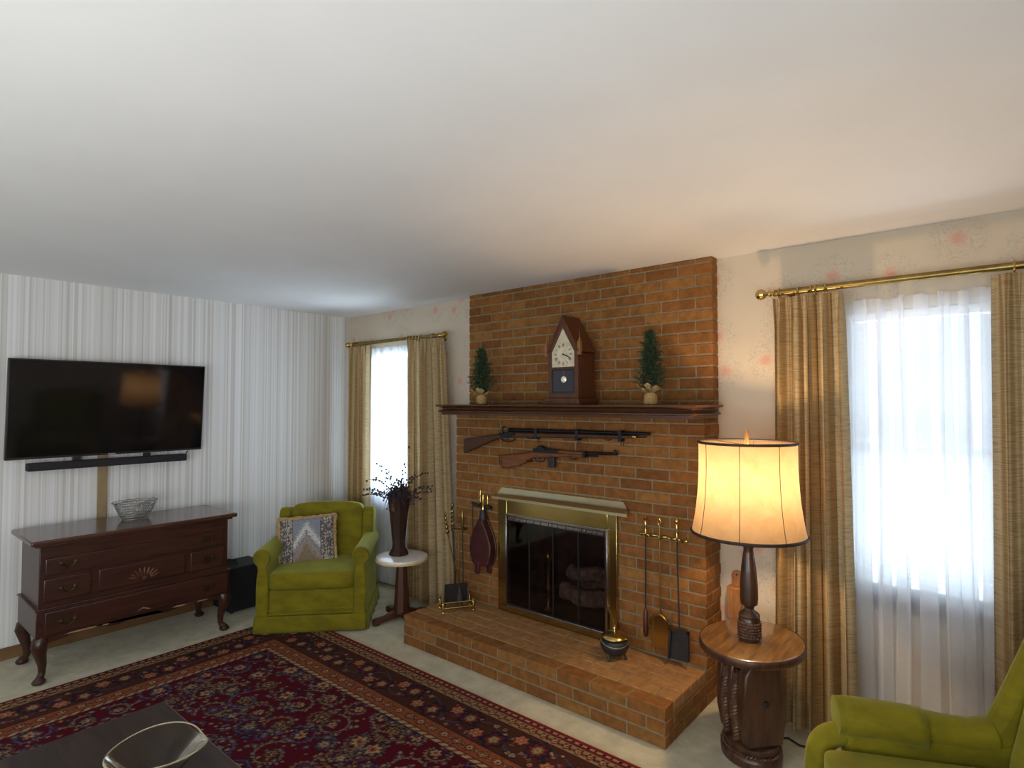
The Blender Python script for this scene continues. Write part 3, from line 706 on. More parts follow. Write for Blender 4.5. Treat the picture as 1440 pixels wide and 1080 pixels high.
w.tube(pts, [0.016+random.uniform(-0.004, 0.005) for _ in pts], 8, closed=True); w.build('fringe', 'fringe', cu, world=False)

# ------------------------------------------------------------------ small marble-topped table with vase
TX, TY = 1.39, -0.46
st = thing('side_table', 'small round white-topped pedestal table carrying the brown vase', 'table', (TX, TY, 0))
MB().lathe([(0.178, 0.446), (0.190, 0.450), (0.193, 0.460), (0.190, 0.468), (0.180, 0.4705)], (TX, TY, 0), 48).build('table_top', 'marble', st)
MB().lathe([(0.174, 0.437), (0.1945, 0.4395), (0.1965, 0.447), (0.1945, 0.4545), (0.186, 0.4555)], (TX, TY, 0), 48).build('rim', 'gilt', st)
MB().lathe([(0.062, 0.055), (0.060, 0.09), (0.047, 0.26), (0.040, 0.40), (0.052, 0.415), (0.075, 0.436)], (TX, TY, 0), 8, ph=0.3).build('column', 'darkwood', st, smooth=20)
for k in range(4):
    a = math.radians(-103+90*k); w = MB(); w.T = Matrix.Translation((TX, TY, 0)) @ Matrix.Rotation(a, 4, 'Z')
    w.prism([(0.0, 0.030), (0.0, 0.075), (0.07, 0.072), (0.13, 0.050), (0.205, 0.046), (0.222, 0.040), (0.226, 0.001), (0.190, 0.001), (0.175, 0.014), (0.09, 0.022)], -0.026, 0.026, 'xz'); w.build('foot', 'darkwood', st, bevel=0.005)
vz = 0.471
vx, vy = TX-0.045, TY+0.005
va = thing('vase', 'tall brown faceted vase with flared foot standing on the small white-topped table', 'vase', (vx, vy, vz))
MB().lathe([(0.000, 0.0), (0.074, 0.0), (0.070, 0.018), (0.050, 0.050), (0.046, 0.085), (0.052, 0.14), (0.068, 0.31), (0.072, 0.325), (0.080, 0.405), (0.083, 0.425), (0.072, 0.425), (0.066, 0.38), (0.060, 0.30), (0.0, 0.29)], (vx, vy, vz), 8, ph=0.2).build('body', 'vase', va, smooth=20)
MB().box(vx+0.010, vx+0.042, vy-0.079, vy-0.074, vz+0.335, vz+0.39).build('emblem', 'rustleaf', va)
# dried arrangement
rd = random.Random(11)
br = thing('dried_arrangement', 'dried twigs with dark berries and rust leaves spreading from the brown vase', 'dried flowers', (vx, vy, vz+0.30))
CR = Vector((0.767, 0.641, 0)); CF = Vector((-0.641, 0.767, 0))
def stem_pts(side, up, dep, curl, n=14):
    p0 = Vector((vx, vy, vz+0.32)); out = []
    for i in range(n+1):
        t = i/n; out.append(p0 + CR*(side*(t**1.3)) + CF*(dep*t**1.3) + Vector((0, 0, up*(t-curl*t*t))))
    return out
tw = MB(); le = MB()
mains = [(-0.17, 0.58, 0.02, 0.40), (-0.22, 0.55, -0.05, 0.55), (0.06, 0.53, 0.0, 0.1), (0.19, 0.56, 0.05, 0.50), (-0.30, 0.42, 0.04, 0.66), (-0.27, 0.34, -0.08, 0.62), (0.24, 0.40, -0.02, 0.55), (0.22, 0.34, 0.08, 0.62), (0.12, 0.46, -0.10, 0.4), (-0.10, 0.42, 0.10, 0.35), (0.02, 0.36, -0.12, 0.3), (-0.16, 0.33, -0.13, 0.55), (0.17, 0.30, -0.13, 0.6)]
for (sd_, up, dp, cu_) in mains:
    P = stem_pts(sd_, up, dp, cu_); bb = MB(); bb.tube(P, [0.0034*(1-0.55*i/14) for i in range(15)], 5)
    for i in range(5, 15):
        for q in range(2):
            if rd.random() < 0.7:
                d = Vector((rd.uniform(-1, 1), rd.uniform(-1, 1), rd.uniform(-0.6, 1)))*0.016
                e = P[i]+d; bb.tube([P[i], e], 0.001, 4); bb.sup(tuple(e), (0.016, 0.015, 0.015), 1.0, 5, 1)
    bb.build('branch', ['twig', 'berry'], br)
for k in range(150):
    a = rd.uniform(0, 2*PI); ln = rd.uniform(0.05, 0.14); el = rd.uniform(-0.7, 1.2)
    p0 = Vector((vx, vy, vz+0.415)); d = Vector((math.cos(a)*math.cos(el), math.sin(a)*math.cos(el), math.sin(el)))
    p1 = p0+Vector((d.x*0.06, d.y*0.06, 0.03)); p2 = p0+d*ln; mid = (p1+p2)/2+Vector((0, 0, 0.03))
    tgt = le if k % 13 == 0 else tw
    tgt.tube([p0, p1, mid, p2], [0.002, 0.005, 0.005 if k % 13 else 0.010, 0.001], 4)
    if k % 2: tw.sup(tuple(p2), (0.011, 0.011, 0.011), 1.0, 5, 1)
tw.build('dried_grasses', ['twig', 'berry'], br); le.build('dried_leaves', 'rustleaf', br)

# ------------------------------------------------------------------ curtains
def rod(x0, x1, y, z, label, rings, fin0=True, fin1=True):
    t = thing('curtain_rod', label, 'curtain rod', ((x0+x1)/2, y, z), group='brass curtain rods')
    MB().lathe([(0.0165, x0), (0.0165, x1)], (0, y, z), 20, 'x').build('pole', 'antique', t)
    for (on, x, s) in ((fin0, x0, -1), (fin1, x1, 1)):
        if not on: continue
        pr = [(0.0165, 0), (0.020, 0.003), (0.019, 0.008), (0.009, 0.014), (0.014, 0.022), (0.016, 0.030), (0.008, 0.038), (0.011, 0.044), (0.024, 0.056), (0.029, 0.072), (0.025, 0.088), (0.012, 0.098), (0.0, 0.101)]
        if s < 0: pr = [(r, -d) for r, d in pr][::-1]
        MB().lathe([(r, x+d) for r, d in pr], (0, y, z), 14, 'x').build('finial', 'brass', t, smooth=25)
    for x in rings:
        w = MB(); w.tube([(x, y+0.0235*math.cos(2*PI*k/20), z+0.0235*math.sin(2*PI*k/20)-0.004) for k in range(20)], 0.0038, 6, closed=True); w.build('ring', 'brass', t)
    for x in (x0+0.05, x1-0.05):
        w = MB(); w.box(x-0.008, x+0.008, y+0.012, -0.004, z-0.008, z+0.008); w.box(x-0.014, x+0.014, -0.006, -0.0005, z-0.03, z+0.03); w.build('bracket', 'antique', t)
    return t
def drape(name, label, xt0, xt1, xb0, xb1, ztop, zbot, y, nf, amp, flare=0.0, ph=0.0):
    w = MB(); rr2 = random.Random(int(xt0*100)); offs = [rr2.uniform(-0.25, 0.25) for _ in range(nf+2)]; tone = [rr2.uniform(0.75, 1.15) for _ in range(60)]
    def fn(u, v):
        # v: 0 bottom .. 1 top
        x = (xb0+(xb1-xb0)*u)*(1-v)+(xt0+(xt1-xt0)*u)*v
        s = u*nf; k = int(min(s, nf-1e-6)); a = 2*PI*(s+0.15*offs[k]*math.sin(2*PI*(s-k)))+ph
        A = amp*(1-0.45*v)
        top = max(0.0, (v-0.93)/0.07)
        yy = A*math.sin(a)*(1-0.55*top) + 0.25*A*math.sin(2.7*a+1.3+2*v)
        x += 0.30*A*math.sin(2*a+0.6)*(1-top)
        return (x, y + yy - flare*(1-v)**3, zbot+(ztop-zbot)*v + 0.006*math.sin(a)*(1-v)*0.6)
    def cf(u, v):
        k = int(u*59); t = tone[k]; t2 = tone[(k*7) % 60]
        base = (0.50, 0.40, 0.26) if t2 > 0.94 else (0.36, 0.240, 0.118)
        return tuple(min(1.0, q*(0.62+0.44*t)) for q in base)
    w.grid(fn, nf*22, 70, 0, cf)
    o = w.build(name, 'drape', loc=((xt0+xt1)/2, y, zbot), vcol=True, smooth=70)
    tag(o, label, 'curtain', 'woven ochre drapes'); return o
YC = -0.125
rod(0.262, 1.418, YC, 2.152, 'brass curtain rod over the narrow window beside the striped wall', [0.285, 0.325, 0.36, 0.40, 0.44, 1.06, 1.09, 1.13, 1.17, 1.21, 1.36])
rod(3.965, 5.25, YC, 2.180, 'brass curtain rod over the right window behind the lamp', [3.985, 4.075, 4.135, 4.155, 4.20, 4.90, 5.0, 5.1], True, True)
drape('drape', 'ochre drape in the corner by the striped wall, left side of narrow window', 0.215, 0.53, 0.20, 0.545, 2.128, 0.03, YC-0.01, 4, 0.040)
drape('drape', 'wide ochre drape between the narrow window and the brick fireplace', 1.035, 1.475, 1.06, 1.60, 2.128, 0.03, YC-0.005, 6, 0.044, 0.01, 0.8)
drape('drape', 'ochre drape flaring at the floor behind the lamp table', 3.955, 4.275, 3.93, 4.30, 2.150, 0.035, YC-0.015, 5, 0.044, 0.06, 0.4)
drape('drape', 'ochre drape at the right edge beyond the sheer curtain', 4.825, 5.19, 4.80, 5.20, 2.150, 0.03, YC-0.01, 4, 0.042, 0.0, 1.4)
def sheer(label, x0, x1, ztop, zbot, y, k, seed):
    w = MB(); wd = x1-x0
    def fn(u, v):
        a = 2*PI*k*u+seed
        fold = (0.030*(1-0.35*v))*math.sin(a)+0.012*math.sin(2.3*a+1)
        x = x0+wd*u + fold*1.5 + 0.012*math.sin(9*u+3*v+seed)*(1-v)
        yy = 0.018*math.cos(a)+0.006*math.cos(3.1*a)
        hd = 0.010*math.sin(60*u*PI)*max(0, (v-0.955)/0.045)
        return (x, y+yy*(1-0.5*v)+hd, zbot+(ztop-zbot)*v+0.006*math.sin(70*u)*(1 if v > 0.99 else 0))
    w.grid(fn, 260, 46)
    return tag(w.build('sheer_curtain', 'sheer', loc=((x0+x1)/2, y, zbot), smooth=80), label, 'curtain', 'white sheer curtains')
sheer('white sheer curtain glowing in the narrow window behind the vase', 0.46, 1.07, 2.105, 0.04, -0.062, 8, 0.4)
sheer('white sheer curtain glowing in the right window above the green chair', 4.235, 4.88, 2.110, 0.04, -0.062, 8, 1.9)

# ------------------------------------------------------------------ things on and under the mantel
MZ = 1.6012
ck = thing('steeple_clock', 'wooden steeple clock with pointed roof in the middle of the mantel', 'clock', (2.785, -0.27, MZ))
yf, ybk = -0.355, -0.165; cx0, cx1, zE, zA = 2.674, 2.896, 1.940, 2.140; cxm = 2.785
w = MB(); w.prism([(2.655, MZ), (2.915, MZ), (2.915, MZ+0.020), (2.905, MZ+0.040), (2.665, MZ+0.040), (2.655, MZ+0.020)], yf-0.018, ybk+0.008, 'xz'); w.build('plinth', 'clockwood', ck, bevel=0.003)
w = MB(); w.prism([(cx0, MZ+0.040), (cx1, MZ+0.040), (cx1, zE), (cxm, zA), (cx0, zE)], yf+0.012, ybk, 'xz'); w.build('body', 'clockwood', ck, bevel=0.002)
w = MB()
def bar(a, b2, wd, y0, y1):
    d = Vector((b2[0]-a[0], b2[1]-a[1])).normalized(); nn = Vector((-d.y, d.x))*wd
    w.prism([a, b2, (b2[0]+nn.x, b2[1]+nn.y), (a[0]+nn.x, a[1]+nn.y)], y0, y1, 'xz')
bar((cx1, MZ+0.042), (cx1, zE), 0.026, yf, yf+0.0115); bar((cx0, zE), (cx0, MZ+0.042), 0.026, yf, yf+0.0115)
for q in (-1, 1):
    hw = (cx1-cx0)/2; P4 = [(cxm+q*hw, zE), (cxm, zA), (cxm, zA-0.064), (cxm+q*(hw-0.027), zE-0.012)]
    w.prism(P4 if q > 0 else P4[::-1], yf, yf+0.0115, 'xz')
w.box(cx0+0.026, cx1-0.026, yf+0.001, yf+0.0115, MZ+0.042, MZ+0.070); w.box(cx0+0.026, cx1-0.026, yf+0.001, yf+0.0115, 1.820, 1.834)
w.build('door_frame', 'clockwood', ck, bevel=0.0015)
w = MB()
for q in (-1, 1):
    P4 = [(cxm+q*(hw+0.014), zE-0.014), (cxm, zA+0.016), (cxm, zA-0.008), (cxm+q*(hw-0.004), zE-0.014)]
    w.prism(P4 if q > 0 else P4[::-1], yf-0.005, ybk, 'xz')
w.build('roof_moulding', 'clockwood', ck)
w = MB(); di = [(cx0+0.024, 1.834), (cx1-0.024, 1.834), (cx1-0.024, zE-0.008), (cxm, zA-0.054), (cx0+0.024, zE-0.008)]
w.prism(di, yf+0.006, yf+0.0118, 'xz'); dl = w.build('dial', 'dial', ck)
w = MB(); dcz = 1.912; dy = yf+0.0052
def stroke(x0, z0, x1, z1, t):
    d = Vector((x1-x0, z1-z0)); nn = Vector((-d.y, d.x)).normalized()*t/2
    w.prism([(x0-nn.x, z0-nn.y), (x1-nn.x, z1-nn.y), (x1+nn.x, z1+nn.y), (x0+nn.x, z0+nn.y)], dy, dy+0.0006, 'xz')
ROM = ['XII', 'I', 'II', 'III', 'IIII', 'V', 'VI', 'VII', 'VIII', 'IX', 'X', 'XI']
for h in range(12):
    a = PI/2-2*PI*h/12; ra, rb2 = 0.048, 0.066; ux, uz = math.cos(a), math.sin(a); tx, tz = uz, -ux
    wid = {'I': 0.0042, 'V': 0.009, 'X': 0.009}; tot = sum(wid[q] for q in ROM[h]); p = -tot/2
    for q in ROM[h]:
        c0 = p+wid[q]/2; hw = wid[q]*0.40
        def PT(s, r): return (cxm+ux*r+tx*s, dcz+uz*r+tz*s)
        if q == 'I': stroke(*PT(c0, ra), *PT(c0, rb2), 0.0022)
        if q == 'V': stroke(*PT(c0-hw, rb2), *PT(c0, ra), 0.0022); stroke(*PT(c0+hw, rb2), *PT(c0, ra), 0.0014)
        if q == 'X': stroke(*PT(c0-hw, rb2), *PT(c0+hw, ra), 0.0022); stroke(*PT(c0+hw, rb2), *PT(c0-hw, ra), 0.0014)
        p += wid[q]
for h in range(60):
    a = 2*PI*h/60; stroke(cxm+0.070*math.cos(a), dcz+0.070*math.sin(a), cxm+0.073*math.cos(a), dcz+0.073*math.sin(a), 0.0012)
w.build('numerals', 'ink', dl)
w = MB(); dy = yf+0.003
stroke(cxm, dcz, cxm+0.034, dcz-0.010, 0.006); stroke(cxm, dcz, cxm+0.058, dcz-0.024, 0.0045); w.lathe([(0.006, dy-0.0005), (0.006, dy+0.0015)], (cxm, 0, dcz), 12, 'y'); w.build('hands', 'ink', dl)
w = MB(); w.box(cx0+0.026, cx1-0.026, yf+0.006, yf+0.0118, MZ+0.070, 1.820); tb = w.build('glass_tablet', 'tablet', ck)
w = MB(); dy = yf+0.0052; xa, xb, za, zb = cx0+0.036, cx1-0.036, MZ+0.082, 1.810
for i in range(-8, 9):
    for s in (-1, 1):
        pts = []
        x = cxm+i*0.018; 
        z0c, z1c = za, zb; xA = x-s*(zb-za)/2; xB = x+s*(zb-za)/2
        t0, t1 = 0.0, 1.0
        for (lo_, hi_) in ((xa, xb),):
            dx = xB-xA
            ta, tb2 = (lo_-xA)/dx, (hi_-xA)/dx
            if ta > tb2: ta, tb2 = tb2, ta
            t0, t1 = max(t0, ta), min(t1, tb2)
        if t1-t0 > 0.03: stroke(xA+(xB-xA)*t0, za+(zb-za)*t0, xA+(xB-xA)*t1, za+(zb-za)*t1, 0.0016)
w.build('lattice', 'lattice', tb)
w = MB(); w.lathe([(0.0, yf+0.001), (0.014, yf+0.002), (0.020, yf+0.005)], (cxm+0.004, 0, 1.757), 24, 'y'); w.build('pendulum_bob', 'bob', tb)
w = MB(); stroke(cxm+0.004, 1.775, cxm+0.002, 1.808, 0.003); w.build('pendulum_rod', 'brass', tb)
for x in (cx0-0.014, cx1+0.010):
    w = MB(); w.box(x-0.011, x+0.011, yf-0.004, yf+0.018, 1.905, 1.985); w.lathe([(0.012, 1.985), (0.003, 2.01), (0.0, 2.065)], (x, yf+0.007, 0), 4, ph=PI/4); w.build('finial', 'clocklight', ck, smooth=20)

def minitree(loc, label, h, seed):
    t = thing('miniature_pine', label, 'miniature tree', loc, group='burlap-wrapped miniature pines')
    r3 = random.Random(seed); x, y, z = loc
    MB().lathe([(0.028, 0.0), (0.038, 0.004), (0.040, 0.025), (0.036, 0.055), (0.024, 0.070), (0.0, 0.071)], loc, 16).build('burlap_pot', 'burlap', t)
    w = MB()
    for k in range(9):
        a = 2*PI*k/9+r3.uniform(-0.2, 0.2); ln = r3.uniform(0.05, 0.075); up = r3.uniform(0.005, 0.05)
        c0, s0 = math.cos(a), math.sin(a); tw_ = 0.022
        p = Vector((x, y, z+0.068))
        vs = [p+Vector((c0*0.016-s0*0.009, s0*0.016+c0*0.009, 0)), p+Vector((c0*0.016+s0*0.009, s0*0.016-c0*0.009, 0)),
              p+Vector((c0*ln+s0*tw_, s0*ln-c0*tw_, up)), p+Vector((c0*ln*1.08, s0*ln*1.08, up+0.012)), p+Vector((c0*ln-s0*tw_, s0*ln+c0*tw_, up-0.004))]
        w.add(vs, [(0, 1, 2, 3, 4)])
    o = w.build('burlap_ruffle', 'burlap', t, smooth=30); q = o.modifiers.new('t', 'SOLIDIFY'); q.thickness = 0.003
    MB().tube([(x, y, z+0.05), (x+0.004, y, z+h*0.5), (x-0.002, y, z+h*0.96)], [0.006, 0.004, 0.002], 6).build('trunk', 'twig', t)
    w = MB()
    for tier in range(19):
        tz = 0.085+(h-0.09)*tier/19; rad = (0.070*(1-tier/19)**0.75+0.012)*(0.75+0.5*((tier*7) % 3)/2)
        nb = 7 if tier < 13 else 5
        for b2 in range(nb):
            a = 2*PI*b2/nb+tier*0.9+r3.uniform(-0.3, 0.3); tip = Vector((x+rad*math.cos(a), y+rad*math.sin(a), z+tz+rad*0.35)); st_ = Vector((x, y, z+tz))
            w.tube([st_, tip], [0.002, 0.001], 4)
            for q in range(16):
                p = st_.lerp(tip, 0.15+0.85*q/15); d = (tip-st_).normalized()*0.5+Vector((r3.uniform(-1, 1), r3.uniform(-1, 1), r3.uniform(-0.7, 1)))
                w.tube([p, p+d.normalized()*r3.uniform(0.014, 0.028)], [0.0027, 0.0009], 3)
    w.build('needles', 'needle', t)
minitree((3.345, -0.30, MZ), 'burlap-wrapped miniature pine on the mantel between clock and lamp', 0.425, 4)
minitree((2.055, -0.30, MZ), 'burlap-wrapped miniature pine on the mantel nearest the narrow window', 0.400, 9)

# long musket and short carbine hung on the brick under the mantel
mk = thing('musket', 'long antique musket hung flat on the brick just under the mantel', 'gun', (2.58, -0.255, 1.40))
w = MB(); w.prism([(1.854, 1.352), (1.857, 1.25), (1.868, 1.250), (2.10, 1.338), (2.191, 1.366), (2.251, 1.371), (2.35, 1.381), (3.127, 1.402), (3.214, 1.408), (3.214, 1.424), (2.35, 1.416), (2.251, 1.409), (2.205, 1.404), (2.170, 1.393)], -0.283, -0.243, 'xz'); w.build('stock', 'musketwood', mk, bevel=0.010, seg=3)
MB().tube([(2.271, -0.263, 1.429), (3.321, -0.263, 1.436)], [0.012, 0.0095], 12).build('barrel', 'gunmetal', mk)
w = MB(); w.prism([(2.204, 1.388), (2.235, 1.378), (2.30, 1.384), (2.345, 1.396), (2.335, 1.412), (2.28, 1.418), (2.215, 1.412)], -0.292, -0.282, 'xz'); w.tube([(2.245, -0.296, 1.402), (2.238, -0.296, 1.430), (2.256, -0.296, 1.452), (2.272, -0.296, 1.446)], [0.010, 0.008, 0.006, 0.004], 8); w.tube([(2.29, -0.294, 1.412), (2.30, -0.294, 1.438)], 0.006, 6); w.build('lock', 'gunmetal', mk)
w = MB(); w.tube([(2.20, -0.263, 1.372), (2.225, -0.263, 1.352), (2.27, -0.263, 1.346), (2.31, -0.263, 1.356), (2.33, -0.263, 1.374)], 0.004, 6); w.tube([(2.265, -0.263, 1.372), (2.258, -0.263, 1.355)], 0.003, 6); w.build('trigger_guard', 'gunmetal', mk)
for x, z in ((2.519, 1.408), (2.837, 1.412), (3.137, 1.416)):
    w = MB(); w.box(x-0.011, x+0.011, -0.287, -0.240, z-0.030, z+0.034); w.tube([(x, -0.263, z-0.030), (x-0.004, -0.263, z-0.050), (x+0.012, -0.263, z-0.054), (x+0.014, -0.263, z-0.032)], 0.003, 6); w.build('barrel_band', 'gunmetal', mk, bevel=0.003)
MB().tube([(3.214, -0.263, 1.413), (3.30, -0.263, 1.418)], 0.0035, 6).build('ramrod', 'gunmetal', mk)
MB().box(3.212, 3.236, -0.277, -0.249, 1.409, 1.425).build('nose_cap', 'brass', mk, bevel=0.003)
cb = thing('carbine', 'short carbine with black magazine hung on the brick below the musket', 'gun', (2.60, -0.255, 1.26))
w = MB(); w.prism([(2.191, 1.253), (2.196, 1.205), (2.218, 1.164), (2.28, 1.168), (2.336, 1.182), (2.395, 1.202), (2.440, 1.222), (2.470, 1.246), (2.5, 1.257), (2.597, 1.262), (2.879, 1.279), (2.88, 1.294), (2.501, 1.293), (2.476, 1.288), (2.44, 1.282), (2.38, 1.270), (2.30, 1.262)], -0.285, -0.245, 'xz'); st2 = w.build('stock', 'gunwood', cb, bevel=0.010, seg=3)
w = MB(); w.box(2.206, 2.212, -0.2865, -0.2855, 1.195, 1.238); w.box(2.226, 2.232, -0.2865, -0.2855, 1.195, 1.238); w.build('sling_slots', 'iron', st2)
MB().prism([(2.69, 1.293), (2.69, 1.312), (2.875, 1.310), (2.88, 1.294)], -0.281, -0.249, 'xz').build('handguard', 'gunwood', cb, bevel=0.006)
w = MB(); w.prism([(2.494, 1.288), (2.490, 1.312), (2.520, 1.318), (2.535, 1.334), (2.560, 1.336), (2.575, 1.320), (2.620, 1.318), (2.69, 1.314), (2.69, 1.290)], -0.283, -0.247, 'xz'); w.tube([(2.60, -0.286, 1.312), (2.60, -0.300, 1.313)], 0.005, 8); w.build('receiver', 'gunmetal', cb, bevel=0.003)
w = MB(); w.tube([(2.87, -0.265, 1.303), (3.111, -0.265, 1.311)], 0.0088, 10); w.prism([(3.085, 1.316), (3.090, 1.336), (3.098, 1.336), (3.108, 1.318)], -0.271, -0.259, 'xz'); w.tube([(2.87, -0.265, 1.286), (2.98, -0.265, 1.290)], 0.006, 8); w.box(2.874, 2.896, -0.283, -0.247, 1.278, 1.316); w.build('barrel', 'gunmetal', cb)
MB().prism([(2.606, 1.263), (2.612, 1.197), (2.661, 1.199), (2.659, 1.267)], -0.276, -0.254, 'xz').build('magazine', 'iron', cb, bevel=0.003)
w = MB(); w.tube([(2.50, -0.265, 1.256), (2.508, -0.265, 1.236), (2.54, -0.265, 1.228), (2.575, -0.265, 1.238), (2.585, -0.265, 1.262)], 0.004, 6); w.tube([(2.545, -0.265, 1.258), (2.538, -0.265, 1.240)], 0.003, 6); w.build('trigger_guard', 'gunmetal', cb)
for (t, pts) in ((mk, ((2.46, 1.385), (3.05, 1.398))), (cb, ((2.45, 1.232), (2.80, 1.268)))):
    for (x, z) in pts:
        w = MB(); w.tube([(x, -0.2235, z-0.006), (x, -0.264, z-0.008), (x, -0.294, z-0.004), (x, -0.298, z+0.012)], 0.003, 6); w.build('wall_hook', 'iron', t)

# ------------------------------------------------------------------ hearth tools
def turned(pts, x, y, n=12): return MB().lathe(pts, (x, y, 0), n)
yt = -0.262
tr = thing('tool_rail', 'wavy brass hook rail on the brick right of the fire doors', 'hook rail', (3.385, -0.235, 0.86))
w = MB(); w.tube([(3.255+0.26*i/30, -0.242-0.006*math.sin(i*0.9), 0.862-0.004*i/30+0.005*math.sin(i*0.85)) for i in range(31)], [0.0075+0.002*math.sin(i*0.85+1) for i in range(31)], 10)
w.sup((3.25, -0.241, 0.862), (0.022, 0.02, 0.022), 1, 8); w.sup((3.52, -0.241, 0.858), (0.022, 0.02, 0.022), 1, 8); w.build('bar', 'brass', tr)
for x in (3.288, 3.372, 3.476):
    w = MB(); w.tube([(x, -0.236, 0.852), (x, -0.262, 0.846), (x+0.0, -0.274, 0.856)], 0.004, 6); w.build('hook', 'brass', tr)
def tool_handle(x, z0, z1, y):
    h = z1-z0
    return [(0.005, z0), (0.010, z0+0.06*h), (0.006, z0+0.14*h), (0.0075, z0+0.40*h), (0.0095, z0+0.62*h), (0.006, z0+0.70*h), (0.012, z0+0.78*h), (0.012, z0+0.86*h), (0.005, z0+0.93*h), (0.0, z1)]
pk = thing('fire_poker', 'black iron poker with brass handle, first on the brass rail from the fire doors', 'fireplace tool', (3.288, yt, 0.30), group='fire tools on the brass rail')
MB().lathe(tool_handle(0, 0.865, 0.978, 0), (3.288, yt, 0), 12).build('handle', 'brass', pk)
MB().tube([(3.288, yt, 0.866), (3.284, yt, 0.44)], 0.0045, 8).build('shaft', 'iron', pk)
MB().lathe([(0.006, 0.45), (0.013, 0.43), (0.015, 0.32), (0.010, 0.295)], (3.284, yt, 0), 10).build('tip', 'bellowboard', pk)
bv = thing('brass_shovel', 'fire shovel with round-topped brass pan hanging from the middle of the brass rail', 'fireplace tool', (3.385, yt, 0.25), group='fire tools on the brass rail')
MB().tube([(3.372, yt, 0.966), (3.362, yt, 0.952), (3.366, yt, 0.932), (3.374, yt, 0.930), (3.382, yt, 0.950), (3.373, yt, 0.966)], 0.0035, 8, closed=True).build('ring', 'brass', bv)
MB().tube([(3.372, yt, 0.932), (3.376, yt, 0.43)], 0.0045, 8).build('shaft', 'antique', bv)
w = MB(); pp = [(3.325, 0.255), (3.422, 0.262)] + [(3.374+0.052*math.cos(a), 0.375+0.066*math.sin(a)) for a in [PI*i/12 for i in range(13)]]
w.prism(pp, yt-0.016, yt-0.011, 'xz'); w.tube([(p[0], yt-0.018, p[1]) for p in pp[2:]], 0.006, 6); w.build('pan', 'brass_sheet', bv)
sv = thing('black_shovel', 'fire shovel with flat black pan hanging at the lamp end of the brass rail', 'fireplace tool', (3.48, yt, 0.22), group='fire tools on the brass rail')
MB().lathe(tool_handle(0, 0.868, 0.985, 0), (3.475, yt, 0), 12).build('handle', 'brass', sv)
MB().tube([(3.475, yt, 0.869), (3.483, yt, 0.39)], 0.0048, 8).build('shaft', 'iron', sv)
w = MB(); w.T = Matrix.Translation((0, yt-0.02, 0)); w.prism([(3.432, 0.222), (3.548, 0.232), (3.548, 0.392), (3.446, 0.388)], -0.003, 0.003, 'xz'); w.prism([(3.540, 0.236), (3.548, 0.236), (3.548, 0.392), (3.540, 0.392)], -0.022, -0.003, 'xz'); w.prism([(3.432, 0.224), (3.440, 0.224), (3.454, 0.388), (3.446, 0.388)], -0.022, -0.003, 'xz'); w.prism([(3.446, 0.380), (3.548, 0.384), (3.548, 0.392), (3.446, 0.388)], -0.022, -0.003, 'xz'); w.T = Matrix(); w.build('pan', 'iron', sv)

# bellows and toasting fork on a dark bracket, left of the doors
wb = thing('wall_bracket', 'dark horizontal bracket with brass finials on the brick beside the bellows', 'bracket', (1.99, -0.235, 0.885))
MB().prism([(1.935, 0.868), (2.085, 0.862), (2.090, 0.880), (2.07, 0.890), (2.00, 0.882), (1.90, 0.896), (1.905, 0.886)], -0.250, -0.224, 'xz').build('arm', 'iron', wb, bevel=0.003)
for x, z0, z1 in ((1.985, 0.89, 1.0), (2.055, 0.885, 0.965)): MB().lathe([(0.006, z0), (0.010, z0+0.02), (0.005, z0+0.04), (0.009, z0+0.06), (0.0, z1)], (x, -0.238, 0), 10).build('finial', 'brass', wb)
bl = thing('bellows', 'maroon leather bellows with brass nozzle hanging nozzle-up on the brick', 'bellows', (2.03, -0.26, 0.42))
bxc = 2.035
outl = []
for k in range(25):
    t = k/24; z = 0.475+0.33*t; ww = 0.098*math.sin(PI*min(1, (0.16+t*0.86)))**0.9*(1-0.35*t)+0.014
    outl.append((ww, z))
front = [(bxc+a, z) for a, z in outl]+[(bxc-a, z) for a, z in outl[::-1]]
w = MB(); w.prism(front[::-1], -0.300, -0.288, 'xz'); w.build('front_board', 'leather', bl, bevel=0.004)
w = MB(); w.prism([(bxc+(p[0]-bxc)*0.9, p[1]) for p in front][::-1], -0.288, -0.240, 'xz'); w.build('leather_fold', 'leather', bl, bevel=0.004)
w = MB(); w.prism(front[::-1], -0.240, -0.228, 'xz'); w.build('back_board', 'bellowboard', bl, bevel=0.004)
for s, y in ((-1, -0.294), (1, -0.234)):
    w = MB(); x = bxc+s*0.028; w.prism([(x-0.020, 0.50), (x-0.018, 0.44), (x-0.024, 0.415), (x+0.020, 0.412), (x+0.022, 0.44), (x+0.020, 0.50)], y-0.007, y+0.007, 'xz'); w.build('handle', 'leather', bl, bevel=0.004)
MB().lathe([(0.030, 0.79), (0.028, 0.82), (0.018, 0.86)], (bxc, -0.264, 0), 12).build('neck', 'iron', bl)
MB().lathe([(0.012, 0.86), (0.008, 0.89), (0.010, 0.90), (0.007, 0.94), (0.005, 0.965)], (bxc, -0.264, 0), 10).build('nozzle', 'brass', bl)
w = MB()
for k in range(2, 23):
    a, z = outl[k]; w.sup((bxc+a-0.006, -0.301, z), (0.008, 0.006, 0.008), 1, 5)
w.build('studs', 'antique', bl)
fk = thing('toasting_fork', 'thin iron toasting fork hanging on the brick beside the bellows', 'fireplace tool', (1.913, -0.255, 0.6))
w = MB(); w.tube([(1.915, -0.246, 0.880), (1.913, -0.238, 0.60)], 0.0032, 6); w.build('shaft', 'iron', fk)
w = MB(); w.tube([(1.898, -0.236, 0.55), (1.900, -0.236, 0.595), (1.913, -0.237, 0.605), (1.926, -0.236, 0.595), (1.928, -0.236, 0.55)], 0.0025, 6); w.build('tines', 'iron', fk)
